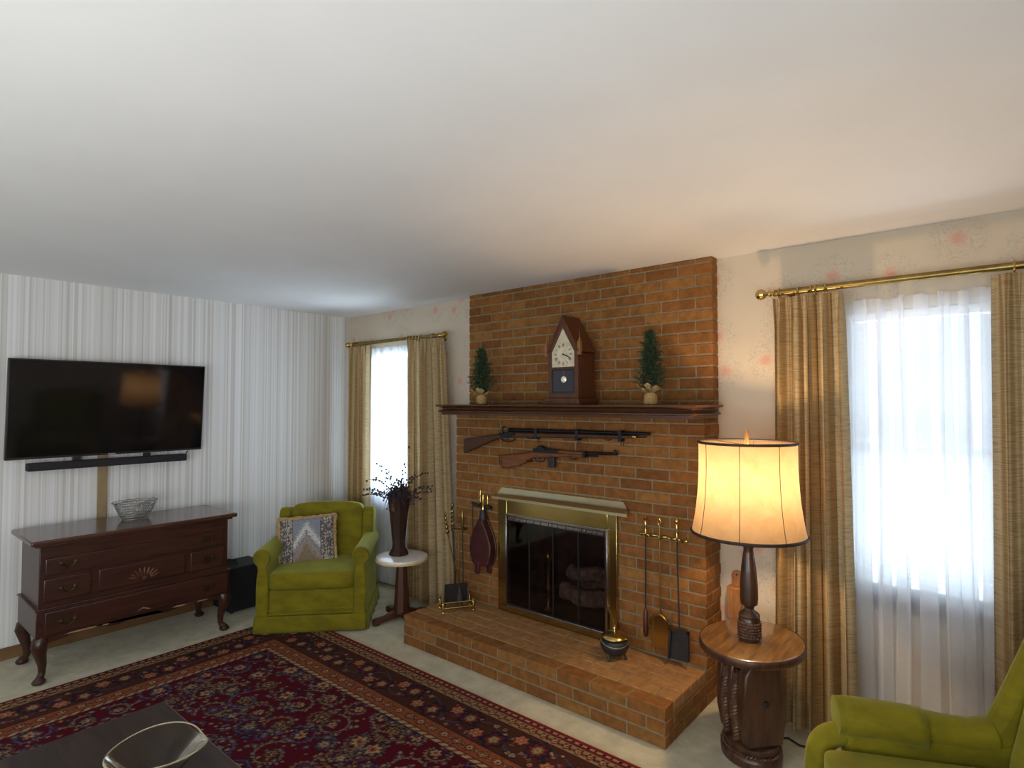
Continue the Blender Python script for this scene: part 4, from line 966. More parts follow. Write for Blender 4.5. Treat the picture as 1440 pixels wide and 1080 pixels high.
# tool stand at the window end of the hearth
SX, SY, SA = 1.935, -0.425, math.atan2(0.84, 0.54)
ts = thing('tool_stand', 'low brass stand with ball feet at the window end of the hearth', 'tool stand', (SX, SY, HT+0.001), SA)
w = MB()
for y in (-0.055, 0.055):
    w.lathe([(0.0075, -0.105), (0.0075, 0.105)], (0, y, 0.026), 10, 'x')
for x in (-0.10, 0.10): w.tube([(x, -0.055, 0.026), (x, 0.055, 0.026)], 0.005, 8)
w.tube([(-0.10, -0.052, 0.062), (0.10, -0.052, 0.062)], 0.005, 8)
w.build('rails', 'brass', ts, world=False)
for x in (-0.105, 0.105):
    for y in (-0.055, 0.055): MB().lathe([(0.011, 0.0), (0.008, 0.010), (0.012, 0.026), (0.007, 0.038), (0.009, 0.055), (0.006, 0.062), (0.009, 0.070), (0.0, 0.080)], (x, y, 0), 10).build('foot', 'brass', ts, world=False)
MB().tube([(0.02, 0.02, 0.026), (0.02, 0.02, 0.54)], 0.006, 8).build('post', 'antique', ts, world=False)
w = MB(); w.tube([(0.02-0.06*math.cos(2*PI*k/20), 0.02+0.04*math.sin(2*PI*k/20), 0.54) for k in range(20)], 0.004, 6, closed=True); w.tube([(-0.04, 0.02, 0.54), (0.08, 0.02, 0.54)], 0.004, 6); w.build('holder_ring', 'antique', ts, world=False)
t1 = thing('ash_shovel', 'black ash shovel with twisted brass handle resting on the low brass stand', 'fireplace tool', (SX, SY, HT+0.001), SA, 'tools on the low brass stand')
w = MB(); w.T = Matrix.Translation((-0.01, -0.016, 0.115)) @ Matrix.Rotation(math.radians(8), 4, 'X'); w.box(-0.078, 0.078, -0.003, 0.003, -0.075, 0.065); w.box(-0.078, -0.072, -0.02, -0.003, -0.075, 0.065); w.box(0.072, 0.078, -0.02, -0.003, -0.075, 0.065); w.box(-0.078, 0.078, -0.02, -0.003, 0.059, 0.065); w.build('pan', 'iron', t1, world=False)
MB().tube([(-0.01, -0.004, 0.17), (-0.03, -0.004, 0.55)], 0.005, 8).build('shaft', 'iron', t1, world=False)
w = MB()
for s in (0, PI): w.tube([(-0.032+0.008*math.cos(i*0.7+s), -0.004+0.008*math.sin(i*0.7+s), 0.545+0.155*i/24) for i in range(25)], 0.005, 6)
w.sup((-0.032, -0.004, 0.712), (0.022, 0.022, 0.03), 1, 8); w.build('handle', 'antique', t1, world=False)
t2 = thing('hearth_poker', 'slim poker with brass grip standing at the back of the low brass stand', 'fireplace tool', (SX, SY, HT+0.001), SA, 'tools on the low brass stand')
MB().tube([(0.055, 0.035, 0.036), (0.050, 0.040, 0.52)], 0.0045, 8).build('shaft', 'iron', t2, world=False)
MB().lathe([(0.006, 0.52), (0.011, 0.54), (0.008, 0.60), (0.012, 0.63), (0.006, 0.65), (0.0, 0.675)], (0.050, 0.040, 0), 10).build('handle', 'antique', t2, world=False)
t3 = thing('hearth_brush', 'hearth brush with ornate brass handle leaning on the low brass stand', 'fireplace tool', (SX, SY, HT+0.001), SA, 'tools on the low brass stand')
MB().tube([(0.015, -0.030, 0.15), (-0.065, -0.004, 0.52)], 0.0045, 8).build('shaft', 'antique', t3, world=False)
w = MB(); w.lathe([(0.016, 0.033), (0.024, 0.036), (0.020, 0.10), (0.009, 0.15)], (0.016, -0.031, 0), 10); w.build('bristles', 'twig', t3, world=False)
w = MB()
for k in range(5): w.sup((-0.067-0.004*k, -0.004, 0.535+0.03*k), (0.028-0.003*k, 0.022, 0.034), 1, 7)
w.build('handle', 'antique', t3, world=False)

# fire-starter pot
px, py, pz = 3.172, -0.415, HT+0.001
fpot = thing('fire_starter_pot', 'small black three-legged cauldron with brass lid on the hearth', 'cauldron', (px, py, pz))
MB().lathe([(0.0, 0.026), (0.040, 0.028), (0.066, 0.045), (0.078, 0.070), (0.076, 0.092), (0.066, 0.108), (0.072, 0.116), (0.074, 0.122), (0.062, 0.122), (0.0, 0.118)], (px, py, pz), 28).build('body', 'iron', fpot)
w = MB()
for zz, r in ((0.080, 0.078), (0.096, 0.0755)): w.tube([(px+r*math.cos(2*PI*k/32), py+r*math.sin(2*PI*k/32), pz+zz) for k in range(32)], 0.002, 5, closed=True)
w.build('bands', 'iron', fpot)
MB().tube([(px+0.077*math.cos(a), py+0.077*math.sin(a), pz+0.108-0.022*math.sin((a+2.5)*1.0)) for a in [-2.5+PI*i/16 for i in range(17)]], 0.003, 6).build('bail_handle', 'wire', fpot)
for k in range(3):
    a = 2*PI*k/3+0.4; MB().tube([(px+0.045*math.cos(a), py+0.045*math.sin(a), pz+0.04), (px+0.058*math.cos(a), py+0.058*math.sin(a), pz+0.015), (px+0.062*math.cos(a), py+0.062*math.sin(a), pz+0.0035)], [0.010, 0.007, 0.008], 8).build('leg', 'iron', fpot)
MB().lathe([(0.074, 0.1225), (0.072, 0.128), (0.050, 0.142), (0.018, 0.150), (0.010, 0.152), (0.008, 0.162), (0.015, 0.168), (0.013, 0.178), (0.0, 0.182)], (px, py, pz), 28).build('lid', 'brass', fpot)
MB().tube([(px+0.005, py, pz+0.18), (px-0.035, py-0.004, pz+0.268), (px-0.037, py-0.004, pz+0.285)], [0.003, 0.003, 0.005], 8).build('wand', 'brass', fpot)

# carved wooden match holder on the wall right of the brick
mh = thing('match_holder', 'small carved wooden wall pocket between the brick and the lamp', 'wall pocket', (3.70, -0.03, 0.43))
w = MB(); w.box(3.668, 3.742, -0.062, -0.0006, 0.43, 0.604); w.build('pocket', 'holder', mh, bevel=0.006)
w = MB(); w.prism([(3.682, 0.60), (3.740, 0.60)] + [(3.711+0.031*math.cos(a), 0.655+0.032*math.sin(a)) for a in [PI*(-0.1+1.2*i/14) for i in range(15)]], -0.016, -0.001, 'xz'); o = w.build('back_plate', 'holder', mh, bevel=0.003)
MB().lathe([(0.006, -0.0175), (0.006, -0.0165)], (3.711, 0, 0.664), 12, 'y').build('hanging_hole', 'ink', o)

# ------------------------------------------------------------------ lamp table and lamp
LX, LY = 3.955, -0.548
TT = 0.545
lt = thing('lamp_table', 'round dark pine table on a pulley-block pedestal, carrying the lamp', 'table', (LX, LY, 0))
w = MB(); w.lathe([(0.0, TT-0.042), (0.95, TT-0.042), (0.985, TT-0.032), (1.0, TT-0.016), (0.985, TT-0.004), (0.955, TT), (0.0, TT)], (0, 0, 0), 56); 
sxx, syy = 0.218, 0.258
w.v = [(LX+x*sxx, LY+y*syy, z) for (x, y, z) in w.v]; w.build('table_top', 'tabletop', lt)
w = MB(); pts = [(1.003, TT-0.036), (1.014, TT-0.028), (1.018, TT-0.016), (1.010, TT-0.006), (1.000, TT-0.004)]
w.lathe(pts, (0, 0, 0), 56); w.f = w.f[:-2]; w.mi = w.mi[:-2]; w.v = [(LX+x*sxx, LY+y*syy, z) for (x, y, z) in w.v]; w.build('rim', 'pine', lt)
# pedestal: ship's pulley block with two rope falls
PA = math.radians(-38)
PT_ = Matrix.Translation((LX-0.02, LY+0.035, 0)) @ Matrix.Rotation(PA, 4, 'Z')
def ped(mb, name, mat, **k):
    mb.v = [tuple(PT_ @ Vector(p)) for p in mb.v]; return mb.build(name, mat, lt, **k)
w = MB(); w.lathe([(0.128, 0.0), (0.142, 0.006), (0.145, 0.035), (0.138, 0.050), (0.126, 0.056), (0.130, 0.066), (0.126, 0.084), (0.110, 0.094), (0.0, 0.094)], (0, 0, 0), 40, rx=1.0, ry=0.88); ped(w, 'base', 'pine')
w = MB(); n = 150
w.tube([((0.134+0.004*math.cos(k*2.2))*math.cos(2*PI*k/n), (0.134+0.004*math.cos(k*2.2))*0.88*math.sin(2*PI*k/n), 0.058+0.004*math.sin(k*2.2)) for k in range(n)], 0.006, 6, closed=True); ped(w, 'rope_trim', 'rope')
cheek = [(-0.085, 0.095), (0.085, 0.095), (0.105, 0.20), (0.108, 0.32), (0.095, 0.41), (0.062, 0.465), (0.0, 0.482), (-0.062, 0.465), (-0.095, 0.41), (-0.108, 0.32), (-0.105, 0.20)]
for x0, x1 in ((-0.112, -0.072), (0.052, 0.112), (-0.018, 0.008)):
    w = MB(); w.prism(cheek, x0, x1, 'yz'); ped(w, 'cheek', 'pine', bevel=0.010, seg=3)
w = MB(); w.box(-0.075, 0.055, -0.055, 0.055, 0.40, 0.485); w.box(-0.075, 0.055, -0.05, 0.05, 0.095, 0.16); ped(w, 'core', 'pine')
for xc in (-0.045, 0.030):
    w = MB(); w.lathe([(0.075, xc-0.016), (0.062, xc), (0.075, xc+0.016)], (0, 0, 0.36), 28, 'x'); ped(w, 'sheave', 'pine')
    w = MB()
    for s in range(3):
        pts = []
        for i in range(70):
            t = i/69; a = t*2*PI*6.5+s*2*PI/3
            z = 0.10+0.30*t; y = -0.088 - 0.012*math.sin(PI*t)
            pts.append((xc+0.0095*math.cos(a), y+0.0095*math.sin(a), z))
        w.tube(pts, 0.0105, 7)
    ped(w, 'rope', 'rope')
w = MB(); w.lathe([(0.014, 0.110), (0.013, 0.118), (0.0, 0.124)], (0, 0, 0.285), 14, 'x'); ped(w, 'pin', 'iron')
w = MB(); w.lathe([(0.075, 0.478), (0.085, 0.488), (0.10, 0.502)], (0, 0, 0), 24); ped(w, 'collar', 'pine')

lx, ly = 3.952, -0.565
la = thing('table_lamp', 'lit table lamp with dark turned wood base and parchment drum shade', 'lamp', (lx, ly, TT+0.001))
z0 = TT+0.001
MB().lathe([(0.0, 0.0), (0.043, 0.0), (0.046, 0.006), (0.046, 0.092), (0.043, 0.100), (0.046, 0.108), (0.042, 0.118), (0.024, 0.130), (0.020, 0.140), (0.024, 0.150), (0.036, 0.158), (0.039, 0.185), (0.038, 0.25), (0.031, 0.33), (0.023, 0.385), (0.020, 0.405), (0.026, 0.418), (0.028, 0.44), (0.023, 0.465), (0.014, 0.47), (0.0, 0.47)], (lx, ly, z0), 28).build('base', 'pine', la)
w = MB()
for j in range(6): w.tube([(lx+(0.0465+0.0015*math.cos(k*2.4+j*1.3))*math.cos(2*PI*k/60), ly+(0.0465+0.0015*math.cos(k*2.4+j*1.3))*math.sin(2*PI*k/60), z0+0.016+0.0125*j+0.002*math.sin(k*2.4+j*1.3)) for k in range(60)], 0.0045, 5, closed=True)
w.build('rope_band', 'rope', la)
zb, zt = 1.022, 1.432
def shr(t): return 0.207+0.038*(1-t)**2.6+0.004*t
w = MB(); n = 72; m2 = 26
w.grid(lambda u, v: (lx+shr(v)*math.cos(2*PI*u), ly+shr(v)*math.sin(2*PI*u), zb+(zt-zb)*v), n, m2)
sh = w.build('lamp_shade', 'shade', la)
w = MB()
for k in range(8):
    a = 2*PI*k/8+0.17; w.tube([(lx+(shr(t)+0.001)*math.cos(a), ly+(shr(t)+0.001)*math.sin(a), zb+(zt-zb)*t) for t in [i/14 for i in range(15)]], 0.0016, 4)
w.build('seams', 'trimdark', sh)
for (zz, r, rr_) in ((zb, shr(0), 0.007), (zt, shr(1), 0.006)):
    w = MB(); w.tube([(lx+r*math.cos(2*PI*k/64), ly+r*math.sin(2*PI*k/64), zz) for k in range(64)], rr_, 8, closed=True); w.build('shade_trim', 'trimdark', sh)
w = MB()
for k in range(3):
    a = 2*PI*k/3+0.5; w.tube([(lx, ly, zt-0.012), (lx+shr(1)*math.cos(a), ly+shr(1)*math.sin(a), zt-0.004)], 0.002, 5)
w.build('spider', 'brass', sh)
w = MB(); hp = [(lx+0.055*math.sin(PI*min(1, i/16))*1, ly, z0+0.48+(zt-z0-0.49)*i/16) for i in range(17)]; w.tube(hp, 0.002, 5); w.tube([(2*lx-p[0], p[1], p[2]) for p in hp], 0.002, 5); w.build('harp', 'brass', la)
MB().lathe([(0.012, z0+0.47), (0.016, z0+0.48), (0.016, z0+0.53), (0.0, z0+0.531)], (lx, ly, 0), 12).build('socket', 'brass', la)
MB().prism([(-0.009, 0), (0.009, 0), (0.010, 0.040), (0.012, 0.052), (-0.003, 0.060), (-0.010, 0.044)], -0.007, 0.007, 'xz')
w = MB(); w.T = Matrix.Translation((lx, ly, zt-0.01)) @ Matrix.Rotation(0.7, 4, 'Z'); w.lathe([(0.006, 0.0), (0.010, 0.006), (0.0095, 0.046), (0.011, 0.058), (0.007, 0.068), (0.0, 0.070)], (0, 0, 0), 10); w.T = Matrix(); w.build('finial', 'finial', la)
point('lamp_bulb', (lx, ly, 1.272), 25.0, (1.0, 0.65, 0.34), 0.035)
# cord
MB().tube([(4.02, -0.41, 0.006), (4.0, -0.30, 0.006), (4.03, -0.27, 0.006), (4.09, -0.30, 0.006), (4.15, -0.285, 0.006), (4.20, -0.22, 0.006), (4.24, -0.12, 0.006), (4.26, -0.05, 0.006)], 0.0045, 6).build('cord', 'black', la)

# ------------------------------------------------------------------ foreground green wing chair (faces local -y)
wc = thing('wing_chair', 'green velvet wing chair by the window in the bottom right corner', 'armchair', (4.826, -1.222, 0.012), math.radians(-64))
def LW(mb, name, par=wc, **k): return mb.build(name, 'velvet', par, world=False, **k)
w = MB(); w.box(-0.31, 0.31, -0.30, 0.36, 0.13, 0.34); LW(w, 'seat_base', bevel=0.02, seg=3)
def sfn(p): return (p.x, p.y, p.z+(0.025*max(0, 1-(p.x/0.28)**2) if p.z > 0 else 0))
w = MB(); w.sup((0, -0.085, 0.405), (0.565, 0.60, 0.13), 0.16, 18, fn=sfn); sc_ = LW(w, 'seat_cushion')
w = MB(); w.tube([(x, y, 0.452) for (x, y) in [(-0.268+0.02*0, 0.15), (-0.270, -0.20), (-0.262, -0.355), (-0.20, -0.372), (0.20, -0.372), (0.262, -0.355), (0.270, -0.2), (0.268, 0.15)]], 0.005, 6); LW(w, 'welt', par=sc_)
def warm(s):
    w = MB(); xc = s*0.335
    # padded arm rail running back, dipping slightly, front end curling down into the post
    path = [(xc, -0.285, 0.545), (xc, -0.25, 0.553), (xc, -0.12, 0.548), (xc, 0.0, 0.538), (xc, 0.07, 0.535), (xc, 0.13, 0.545)]
    w.tube(path, [0.050, 0.054, 0.053, 0.050, 0.050, 0.052], 16)
    w.sup((xc, -0.285, 0.545), (0.100, 0.05, 0.10), 0.7, 10)
    o = LW(w, 'arm_rail')
    w = MB(); w.box(xc-0.042, xc+0.042, -0.30, 0.30, 0.14, 0.53); LW(w, 'arm_panel', bevel=0.02, seg=3)
    w = MB(); w.tube([(xc, -0.25, 0.500), (xc, -0.315, 0.492), (xc, -0.362, 0.465), (xc, -0.380, 0.415), (xc, -0.372, 0.30), (xc, -0.345, 0.16)], [0.034, 0.040, 0.043, 0.044, 0.044, 0.042], 14); LW(w, 'arm_front', sub=2, smooth=80)
    # loose arm cover draped over the rail
    w = MB()
    def cov(u, v):
        y = -0.300+0.235*v; a = math.radians(-55+290*u); r = 0.058
        return (xc+r*math.cos(a)*1.0, y, 0.549-0.01*v*v+r*math.sin(a)-(0.0))
    w.grid(cov, 24, 8)
    w.prism([(xc+0.057*math.cos(2*PI*k/24), 0.549+0.057*math.sin(2*PI*k/24)) for k in range(24)], -0.318, -0.300, 'xz')
    oo = LW(w, 'arm_cover'); q = oo.modifiers.new('t', 'SOLIDIFY'); q.thickness = 0.004
warm(-1); warm(1)
for s in (-1, 1):
    w = MB(); w.prism([(0.09, 0.50), (0.112, 0.575), (0.145, 0.640), (0.185, 0.735), (0.225, 0.83), (0.26, 0.92), (0.31, 0.98), (0.39, 1.00), (0.47, 0.97), (0.43, 0.50)], s*0.335-0.038, s*0.335+0.038, 'yz'); LW(w, 'wing', bevel=0.03, seg=4, smooth=60)
RB = Matrix.Rotation(math.radians(-14), 3, 'X')
w = MB(); w.sup((0, 0.285, 0.70), (0.585, 0.19, 0.66), 0.25, 18, rot=RB); LW(w, 'backrest')
w = MB(); w.sup((0, 0.41, 0.62), (0.64, 0.12, 0.80), 0.2, 14, rot=RB); LW(w, 'back_panel')
for x in (-0.28, 0.28):
    for y in (-0.27, 0.32):
        MB().tube([(x, y, 0.135), (x, y, 0.001)], [0.024, 0.015], 10).build('leg', 'pine', wc, world=False)

# ------------------------------------------------------------------ coffee table and glass bowl
ct = thing('coffee_table', 'low dark wooden coffee table on the red rug in the bottom left corner', 'table', (2.85, -2.70, 0.012))
cx0_, cx1_, cy0_, cy1_, cz = 2.305, 3.42, -3.02, -2.395, 0.45
MB().box(cx0_, cx1_, cy0_, cy1_, cz-0.026, cz).build('table_top', 'coffee', ct, bevel=0.004)
w = MB(); w.box(cx0_-0.001, cx1_+0.001, cy1_-0.001, cy1_+0.003, cz-0.016, cz-0.004); w.build('edge_strip', 'coffee_edge', ct)
w = MB(); w.box(cx0_+0.05, cx1_-0.05, cy1_-0.075, cy1_-0.055, cz-0.09, cz-0.026); w.box(cx0_+0.05, cx1_-0.05, cy0_+0.055, cy0_+0.075, cz-0.09, cz-0.026); w.box(cx0_+0.05, cx0_+0.07, cy0_+0.075, cy1_-0.075, cz-0.09, cz-0.026); w.box(cx1_-0.07, cx1_-0.05, cy0_+0.075, cy1_-0.075, cz-0.09, cz-0.026); w.build('apron', 'coffee', ct)
for x in (cx0_+0.06, cx1_-0.06):
    for y in (cy0_+0.065, cy1_-0.065): MB().tube([(x, y, cz-0.026), (x, y, 0.0125)], [0.026, 0.018], 12).build('leg', 'coffee', ct)
bw = MB(); bx, by, bz0 = 2.815, -2.600, cz+0.0005
prf = [(0.0, 0.006), (0.045, 0.006), (0.055, 0.020), (0.085, 0.055), (0.118, 0.095), (0.128, 0.104), (0.131, 0.101), (0.122, 0.090), (0.090, 0.050), (0.060, 0.014), (0.050, 0.0), (0.0, 0.0)]
bw.lathe(prf, (0, 0, 0), 48)
def lip(p):
    x, y, z = p; a = math.atan2(y, x); t = max(0, (z-0.02)/0.085)
    k = math.exp(-((((a-0.75+PI) % (2*PI))-PI)/0.38)**2)
    return (bx+x*(1+0.20*t*k)*1.0, by+y*(1+0.20*t*k), bz0+z+0.012*t*k-0.006*t*math.cos(2*(a-0.75)))
bw.v = [lip(p) for p in bw.v]
gb = thing('glass_bowl', 'clear glass bowl with a drawn-out lip on the coffee table', 'bowl', (bx, by, bz0))
bw.build('body', 'bowl', gb, smooth=60)
MB().tube([lip((0.1285*math.cos(2*PI*k/72), 0.1285*math.sin(2*PI*k/72), 0.1045)) for k in range(72)], 0.0024, 6, closed=True).build('rim', 'bowlrim', gb)

# ------------------------------------------------------------------ Persian rug (woven pattern computed knot by knot)
RX0, RX1, RY1, RY0 = 0.705, 4.36, -0.935, -3.70
st_ = 0.006
nx, ny = int(round((RX1-RX0)/st_)), int(round((RY1-RY0)/st_))
Wd, Ht = nx*st_, ny*st_
xs = (np.arange(nx+1))*st_; ys = (np.arange(ny+1))*st_
Xg, Yg = np.meshgrid(xs, ys)
dxe = np.minimum(Xg, Wd-Xg); dye = np.minimum(Yg, Ht-Yg); dd = np.minimum(dxe, dye)
along = np.where(dxe < dye, Yg, Xg)
C3 = lambda *c: np.array(c)
NAVY, RUST, CREAM, TAN, MAROON, RED, BLUE, BROWN, PINK = C3(0.014, 0.013, 0.026), C3(0.22, 0.060, 0.022), C3(0.40, 0.30, 0.165), C3(0.27, 0.165, 0.07), C3(0.074, 0.004, 0.011), C3(0.17, 0.015, 0.016), C3(0.060, 0.058, 0.095), C3(0.058, 0.020, 0.013), C3(0.36, 0.15, 0.09)
img = np.empty((ny+1, nx+1, 3)); img[:] = MAROON
def band(a, b, c): img[(dd >= a) & (dd < b)] = c
band(0, 0.018, RED); band(0.018, 0.036, NAVY)
mk_ = (dd >= 0.021) & (dd < 0.033) & ((along % 0.042) < 0.026); img[mk_] = CREAM*0.75
band(0.036, 0.044, RED*0.9); band(0.044, 0.050, NAVY); band(0.050, 0.112, TAN*0.95); band(0.112, 0.119, NAVY)
band(0.119, 0.325, BROWN); band(0.325, 0.332, NAVY); band(0.332, 0.415, RUST); band(0.415, 0.422, NAVY)
band(0.422, 0.446, CREAM*0.8); mk_ = (dd >= 0.422) & (dd < 0.446) & (((along+dd) % 0.05) < 0.02); img[mk_] = RUST*0.8
band(0.446, 0.451, NAVY)
rr = np.random.RandomState(5)
def stamp(cx, cy, R, pal, petals=6, rot=0.0, asp=1.0, depth=0.25, lim=None):
    i0, i1 = int(max(0, (cx-R*1.4)/st_)), int(min(nx, (cx+R*1.4)/st_))+1
    j0, j1 = int(max(0, (cy-R*1.4)/st_)), int(min(ny, (cy+R*1.4)/st_))+1
    if i1 <= i0 or j1 <= j0: return
    X = Xg[j0:j1, i0:i1]-cx; Y = Yg[j0:j1, i0:i1]-cy
    c0, s0 = math.cos(rot), math.sin(rot); U = X*c0+Y*s0; V = (-X*s0+Y*c0)*asp
    rad = np.hypot(U, V)/R; an = np.arctan2(V, U); sc = 1-depth*(0.5-0.5*np.cos(petals*an)); q = rad/sc
    sub = img[j0:j1, i0:i1]; ok = np.ones_like(q, bool)
    if lim: ok = (dd[j0:j1, i0:i1] > lim[0]) & (dd[j0:j1, i0:i1] < lim[1])
    edges = np.linspace(1.0, 0.0, len(pal)+1)
    for k, col in enumerate(pal):
        if col is None: continue
        m_ = (q < edges[k]) & (q >= edges[k+1]) & ok; sub[m_] = col
def curve(pts, wdt, col, lim=None):
    for (cx, cy) in pts:
        i0, i1 = int(max(0, (cx-wdt)/st_)), int(min(nx, (cx+wdt)/st_))+2; j0, j1 = int(max(0, (cy-wdt)/st_)), int(min(ny, (cy+wdt)/st_))+2
        if i1 <= i0 or j1 <= j0: continue
        m_ = np.hypot(Xg[j0:j1, i0:i1]-cx, Yg[j0:j1, i0:i1]-cy) < wdt
        if lim: m_ &= (dd[j0:j1, i0:i1] > lim[0]) & (dd[j0:j1, i0:i1] < lim[1])
        img[j0:j1, i0:i1][m_] = col
# border walk: position at distance d from the edge, s along each side
def sides(d, step, off=0.0):
    out = []
    for side in range(4):
        Lh = (Wd if side % 2 == 0 else Ht)-2*d; n_ = max(1, int(round(Lh/step)))
        for k in range(n_):
            s = d+(k+0.5+off)*Lh/n_
            if side == 0: out.append((s, d, PI/2, k))
            elif side == 1: out.append((Wd-d, s, PI, k))
            elif side == 2: out.append((s, Ht-d, -PI/2, k))
            else: out.append((d, s, 0.0, k))
    return out
GL = (0.119, 0.325)
for d_, st2_, col in ((0.16, 0.012, NAVY), (0.285, 0.012, NAVY)):
    pass
for (x, y, a, k) in sides(0.222, 0.0075):
    s = x if abs(math.cos(a)) < 0.5 else y
    o_ = 0.070*math.sin(2*PI*s/0.42); curve([(x+math.cos(a)*o_, y+math.sin(a)*o_)], 0.009, NAVY, GL)
    o_ = -0.062*math.sin(2*PI*s/0.42+0.6); curve([(x+math.cos(a)*o_, y+math.sin(a)*o_)], 0.006, BLUE*0.8, GL)
for k, (x, y, a, kk) in enumerate(sides(0.222, 0.026)):
    o_ = rr.uniform(-0.085, 0.085); R = rr.uniform(0.014, 0.028)
    pal = [[NAVY, RUST, CREAM*0.8], [NAVY, PINK*0.8, RED], [BROWN, TAN, NAVY], [NAVY, CREAM*0.7, RUST], [RED, BLUE, TAN]][rr.randint(5)]
    stamp(x+math.cos(a)*o_, y+math.sin(a)*o_, R, pal, rr.randint(3, 7), rr.uniform(0, 6), 1.0, 0.35, GL)
for (x, y, a, k) in sides(0.222, 0.21):
    o_ = 0.035 if k % 2 else -0.030
    stamp(x+math.cos(a)*o_, y+math.sin(a)*o_, 0.078, [NAVY, NAVY, RED*0.8, BROWN, TAN*0.8, CREAM*0.75, TAN*0.7], 5 if k % 2 else 8, a, 1.15, 0.30, GL)
for (x, y, a, k) in sides(0.222, 0.21, 0.5):
    o_ = -0.045 if k % 2 else 0.045
    stamp(x+math.cos(a)*o_, y+math.sin(a)*o_, 0.052, [NAVY, RUST, PINK, RUST, CREAM*0.8], 6, a+0.5, 1.0, 0.3, GL)
for (x, y, a, k) in sides(0.081, 0.066):
    stamp(x, y, 0.027, [NAVY*1.2, RED if k % 2 else RUST, CREAM*0.9, RED], 5, a, 1.0, 0.3, (0.050, 0.112))
for (x, y, a, k) in sides(0.081, 0.066, 0.5): stamp(x, y, 0.012, [NAVY, RUST], 3, a, 1.0, 0.3, (0.050, 0.112))
for (x, y, a, k) in sides(0.374, 0.085):
    stamp(x, y, 0.030, [BROWN, PINK*0.7 if k % 2 else RED, CREAM*0.9, NAVY] if k % 2 else [NAVY, TAN, RED, CREAM*0.8], 6, a, 1.0, 0.3, (0.332, 0.415))
for (x, y, a, k) in sides(0.374, 0.085, 0.5): stamp(x, y, 0.014, [NAVY, CREAM*0.8], 4, a, 1.0, 0.4, (0.332, 0.415))
# field: mirrored all-over palmettes, scrolling vines and leaves
FL = (0.452, 9)
PALS = [[NAVY, BLUE*0.9, TAN*0.8, CREAM*0.75, RUST], [NAVY, TAN, CREAM*0.8, RUST, RED], [BLUE*0.7, MAROON, BLUE, PINK*0.7], [NAVY, PINK*0.8, CREAM*0.7, RED], [BROWN, TAN*0.8, NAVY, TAN]]
qx, qy = Wd/2, Ht/2
def four(x, y, fn):
    for mx in (0, 1):
        for my in (0, 1): fn(Wd-x if mx else x, Ht-y if my else y, -1 if mx else 1, -1 if my else 1)
LIGHTS = [TAN*0.7, BLUE*1.3, CREAM*0.45, TAN*0.55, BLUE]
cells = []
gxs = np.arange(0.51, qx+0.01, 0.165); gys = np.arange(0.51, qy+0.01, 0.155)
for ix, gx in enumerate(gxs):
    for iy, gy in enumerate(gys):
        x = gx+rr.uniform(-0.035, 0.035)+(0.082 if iy % 2 else 0); y = gy+rr.uniform(-0.035, 0.035)
        if x > qx+0.05: continue
        r0 = rr.uniform(0.06, 0.10); th = rr.uniform(0, 6); dr = rr.choice([-1, 1]); colv = LIGHTS[rr.randint(5)]
        def vine(X, Y, sx, sy, r0=r0, th=th, dr=dr, colv=colv):
            curve([(X+sx*r0*(1-0.10*t)*math.cos(th+dr*t)*1.1, Y+sy*r0*(1-0.10*t)*math.sin(th+dr*t)) for t in np.arange(0, 6.5, 0.045)], 0.0052, colv, FL)
            for t in np.arange(0.2, 6.3, 0.42):
                rad_ = r0*(1-0.10*t)*1.12
                stamp(X+sx*rad_*math.cos(th+dr*t)*1.1, Y+sy*rad_*math.sin(th+dr*t), 0.016, [NAVY*1.3, colv*0.9, colv], 2, th+dr*t, 1.6, 0.4, FL)
        four(x, y, vine)
        pal = PALS[rr.randint(5)]; R = rr.uniform(0.036, 0.060); pt = rr.randint(5, 9); ro = rr.uniform(0, 6)
        four(x, y, lambda X, Y, sx, sy: stamp(X, Y, R, pal, pt, ro*sx*sy, 1.0, 0.38, FL))
        for q in range(14):
            ax, ay = x+rr.uniform(-0.12, 0.12), y+rr.uniform(-0.11, 0.11); R2 = rr.uniform(0.010, 0.022); p2 = [[NAVY, CREAM*0.6, RUST], [BLUE, TAN*0.9], [NAVY, PINK*0.7, CREAM*0.7], [NAVY, BLUE*1.2], [BROWN, TAN]][rr.randint(5)]
            four(ax, ay, lambda X, Y, sx, sy: stamp(X, Y, R2, p2, 5, 0, 1.0, 0.4, FL))
stamp(qx, qy, 0.42, [NAVY, RUST, NAVY, RED, BLUE, NAVY, CREAM*0.7, RUST, NAVY], 16, 0, 1.15, 0.12, FL)
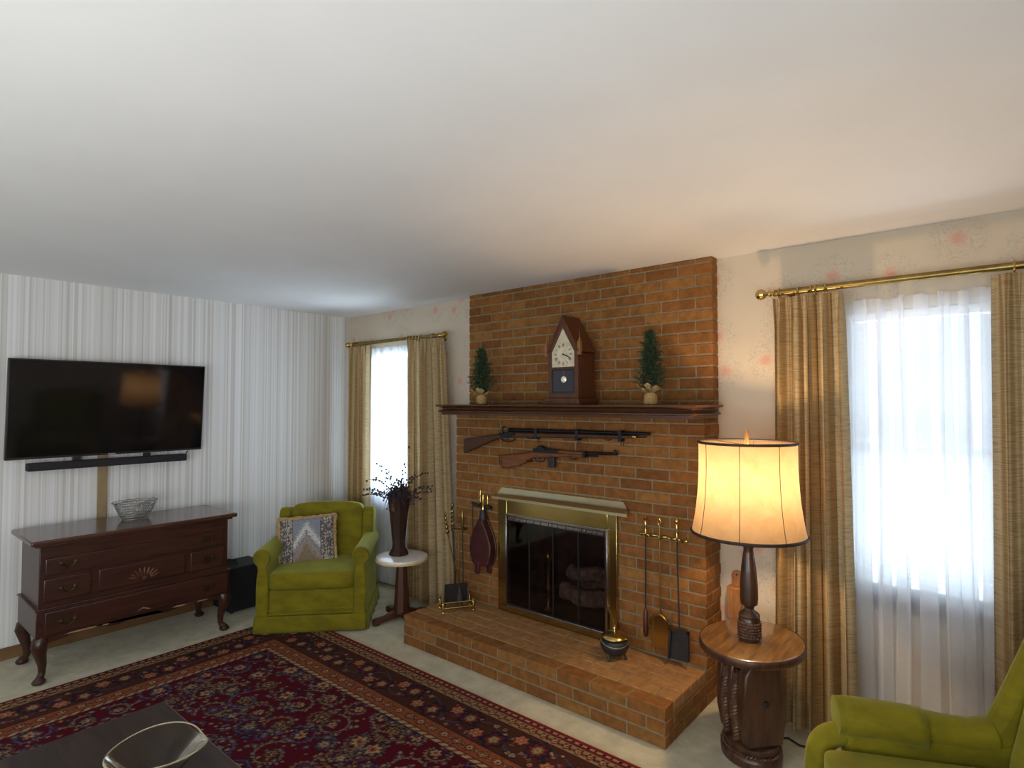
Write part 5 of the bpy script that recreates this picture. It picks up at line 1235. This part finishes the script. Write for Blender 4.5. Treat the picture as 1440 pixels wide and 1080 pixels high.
img *= (0.88+0.24*rr.rand(ny+1, nx+1, 1))
P = np.empty((ny+1, nx+1, 3), np.float32); P[..., 0] = Xg+RX0; P[..., 1] = Yg+RY0; P[..., 2] = 0.011
me = bpy.data.meshes.new('rug'); nvt = (nx+1)*(ny+1)
idx = np.arange(nvt).reshape(ny+1, nx+1)
quads = np.stack([idx[:-1, :-1], idx[:-1, 1:], idx[1:, 1:], idx[1:, :-1]], -1).reshape(-1, 4)
me.vertices.add(nvt+4); allv = np.concatenate([P.reshape(-1, 3), np.array([(RX0-0.004, RY0-0.004, 0.001), (RX0-0.004+Wd+0.008, RY0-0.004, 0.001), (RX0+Wd+0.004, RY0+Ht+0.004, 0.001), (RX0-0.004, RY0+Ht+0.004, 0.001)], np.float32)])
cxr, cyr = (RX0+RX1)/2, (RY0+RY1)/2
allv = allv-np.array([cxr, cyr, 0], np.float32)
me.vertices.foreach_set('co', allv.astype(np.float32).ravel())
c0, c1, c2, c3 = int(idx[0, 0]), int(idx[0, -1]), int(idx[-1, -1]), int(idx[-1, 0]); b0 = nvt
ex = np.array([(b0, b0+1, c1, c0), (b0+1, b0+2, c2, c1), (b0+2, b0+3, c3, c2), (b0+3, b0, c0, c3), (b0, b0+3, b0+2, b0+1)])
F = np.concatenate([quads, ex]); nF = len(F)
me.loops.add(nF*4); me.polygons.add(nF)
me.loops.foreach_set('vertex_index', F.astype(np.int32).ravel()); me.polygons.foreach_set('loop_start', np.arange(0, nF*4, 4, dtype=np.int32))
me.update(calc_edges=True); me.validate()
at = me.color_attributes.new('Col', 'FLOAT_COLOR', 'POINT')
cc = np.ones((nvt+4, 4), np.float32); cc[:nvt, :3] = img.reshape(-1, 3); cc[nvt:, :3] = (0.12, 0.012, 0.012); at.data.foreach_set('color', cc.ravel())
me.materials.append(mt['rug'])
ro = bpy.data.objects.new('rug', me); ro.location = (cxr, cyr, 0.0); COL.objects.link(ro)
tag(ro, 'red Persian rug with floral borders on the cream carpet', 'rug')
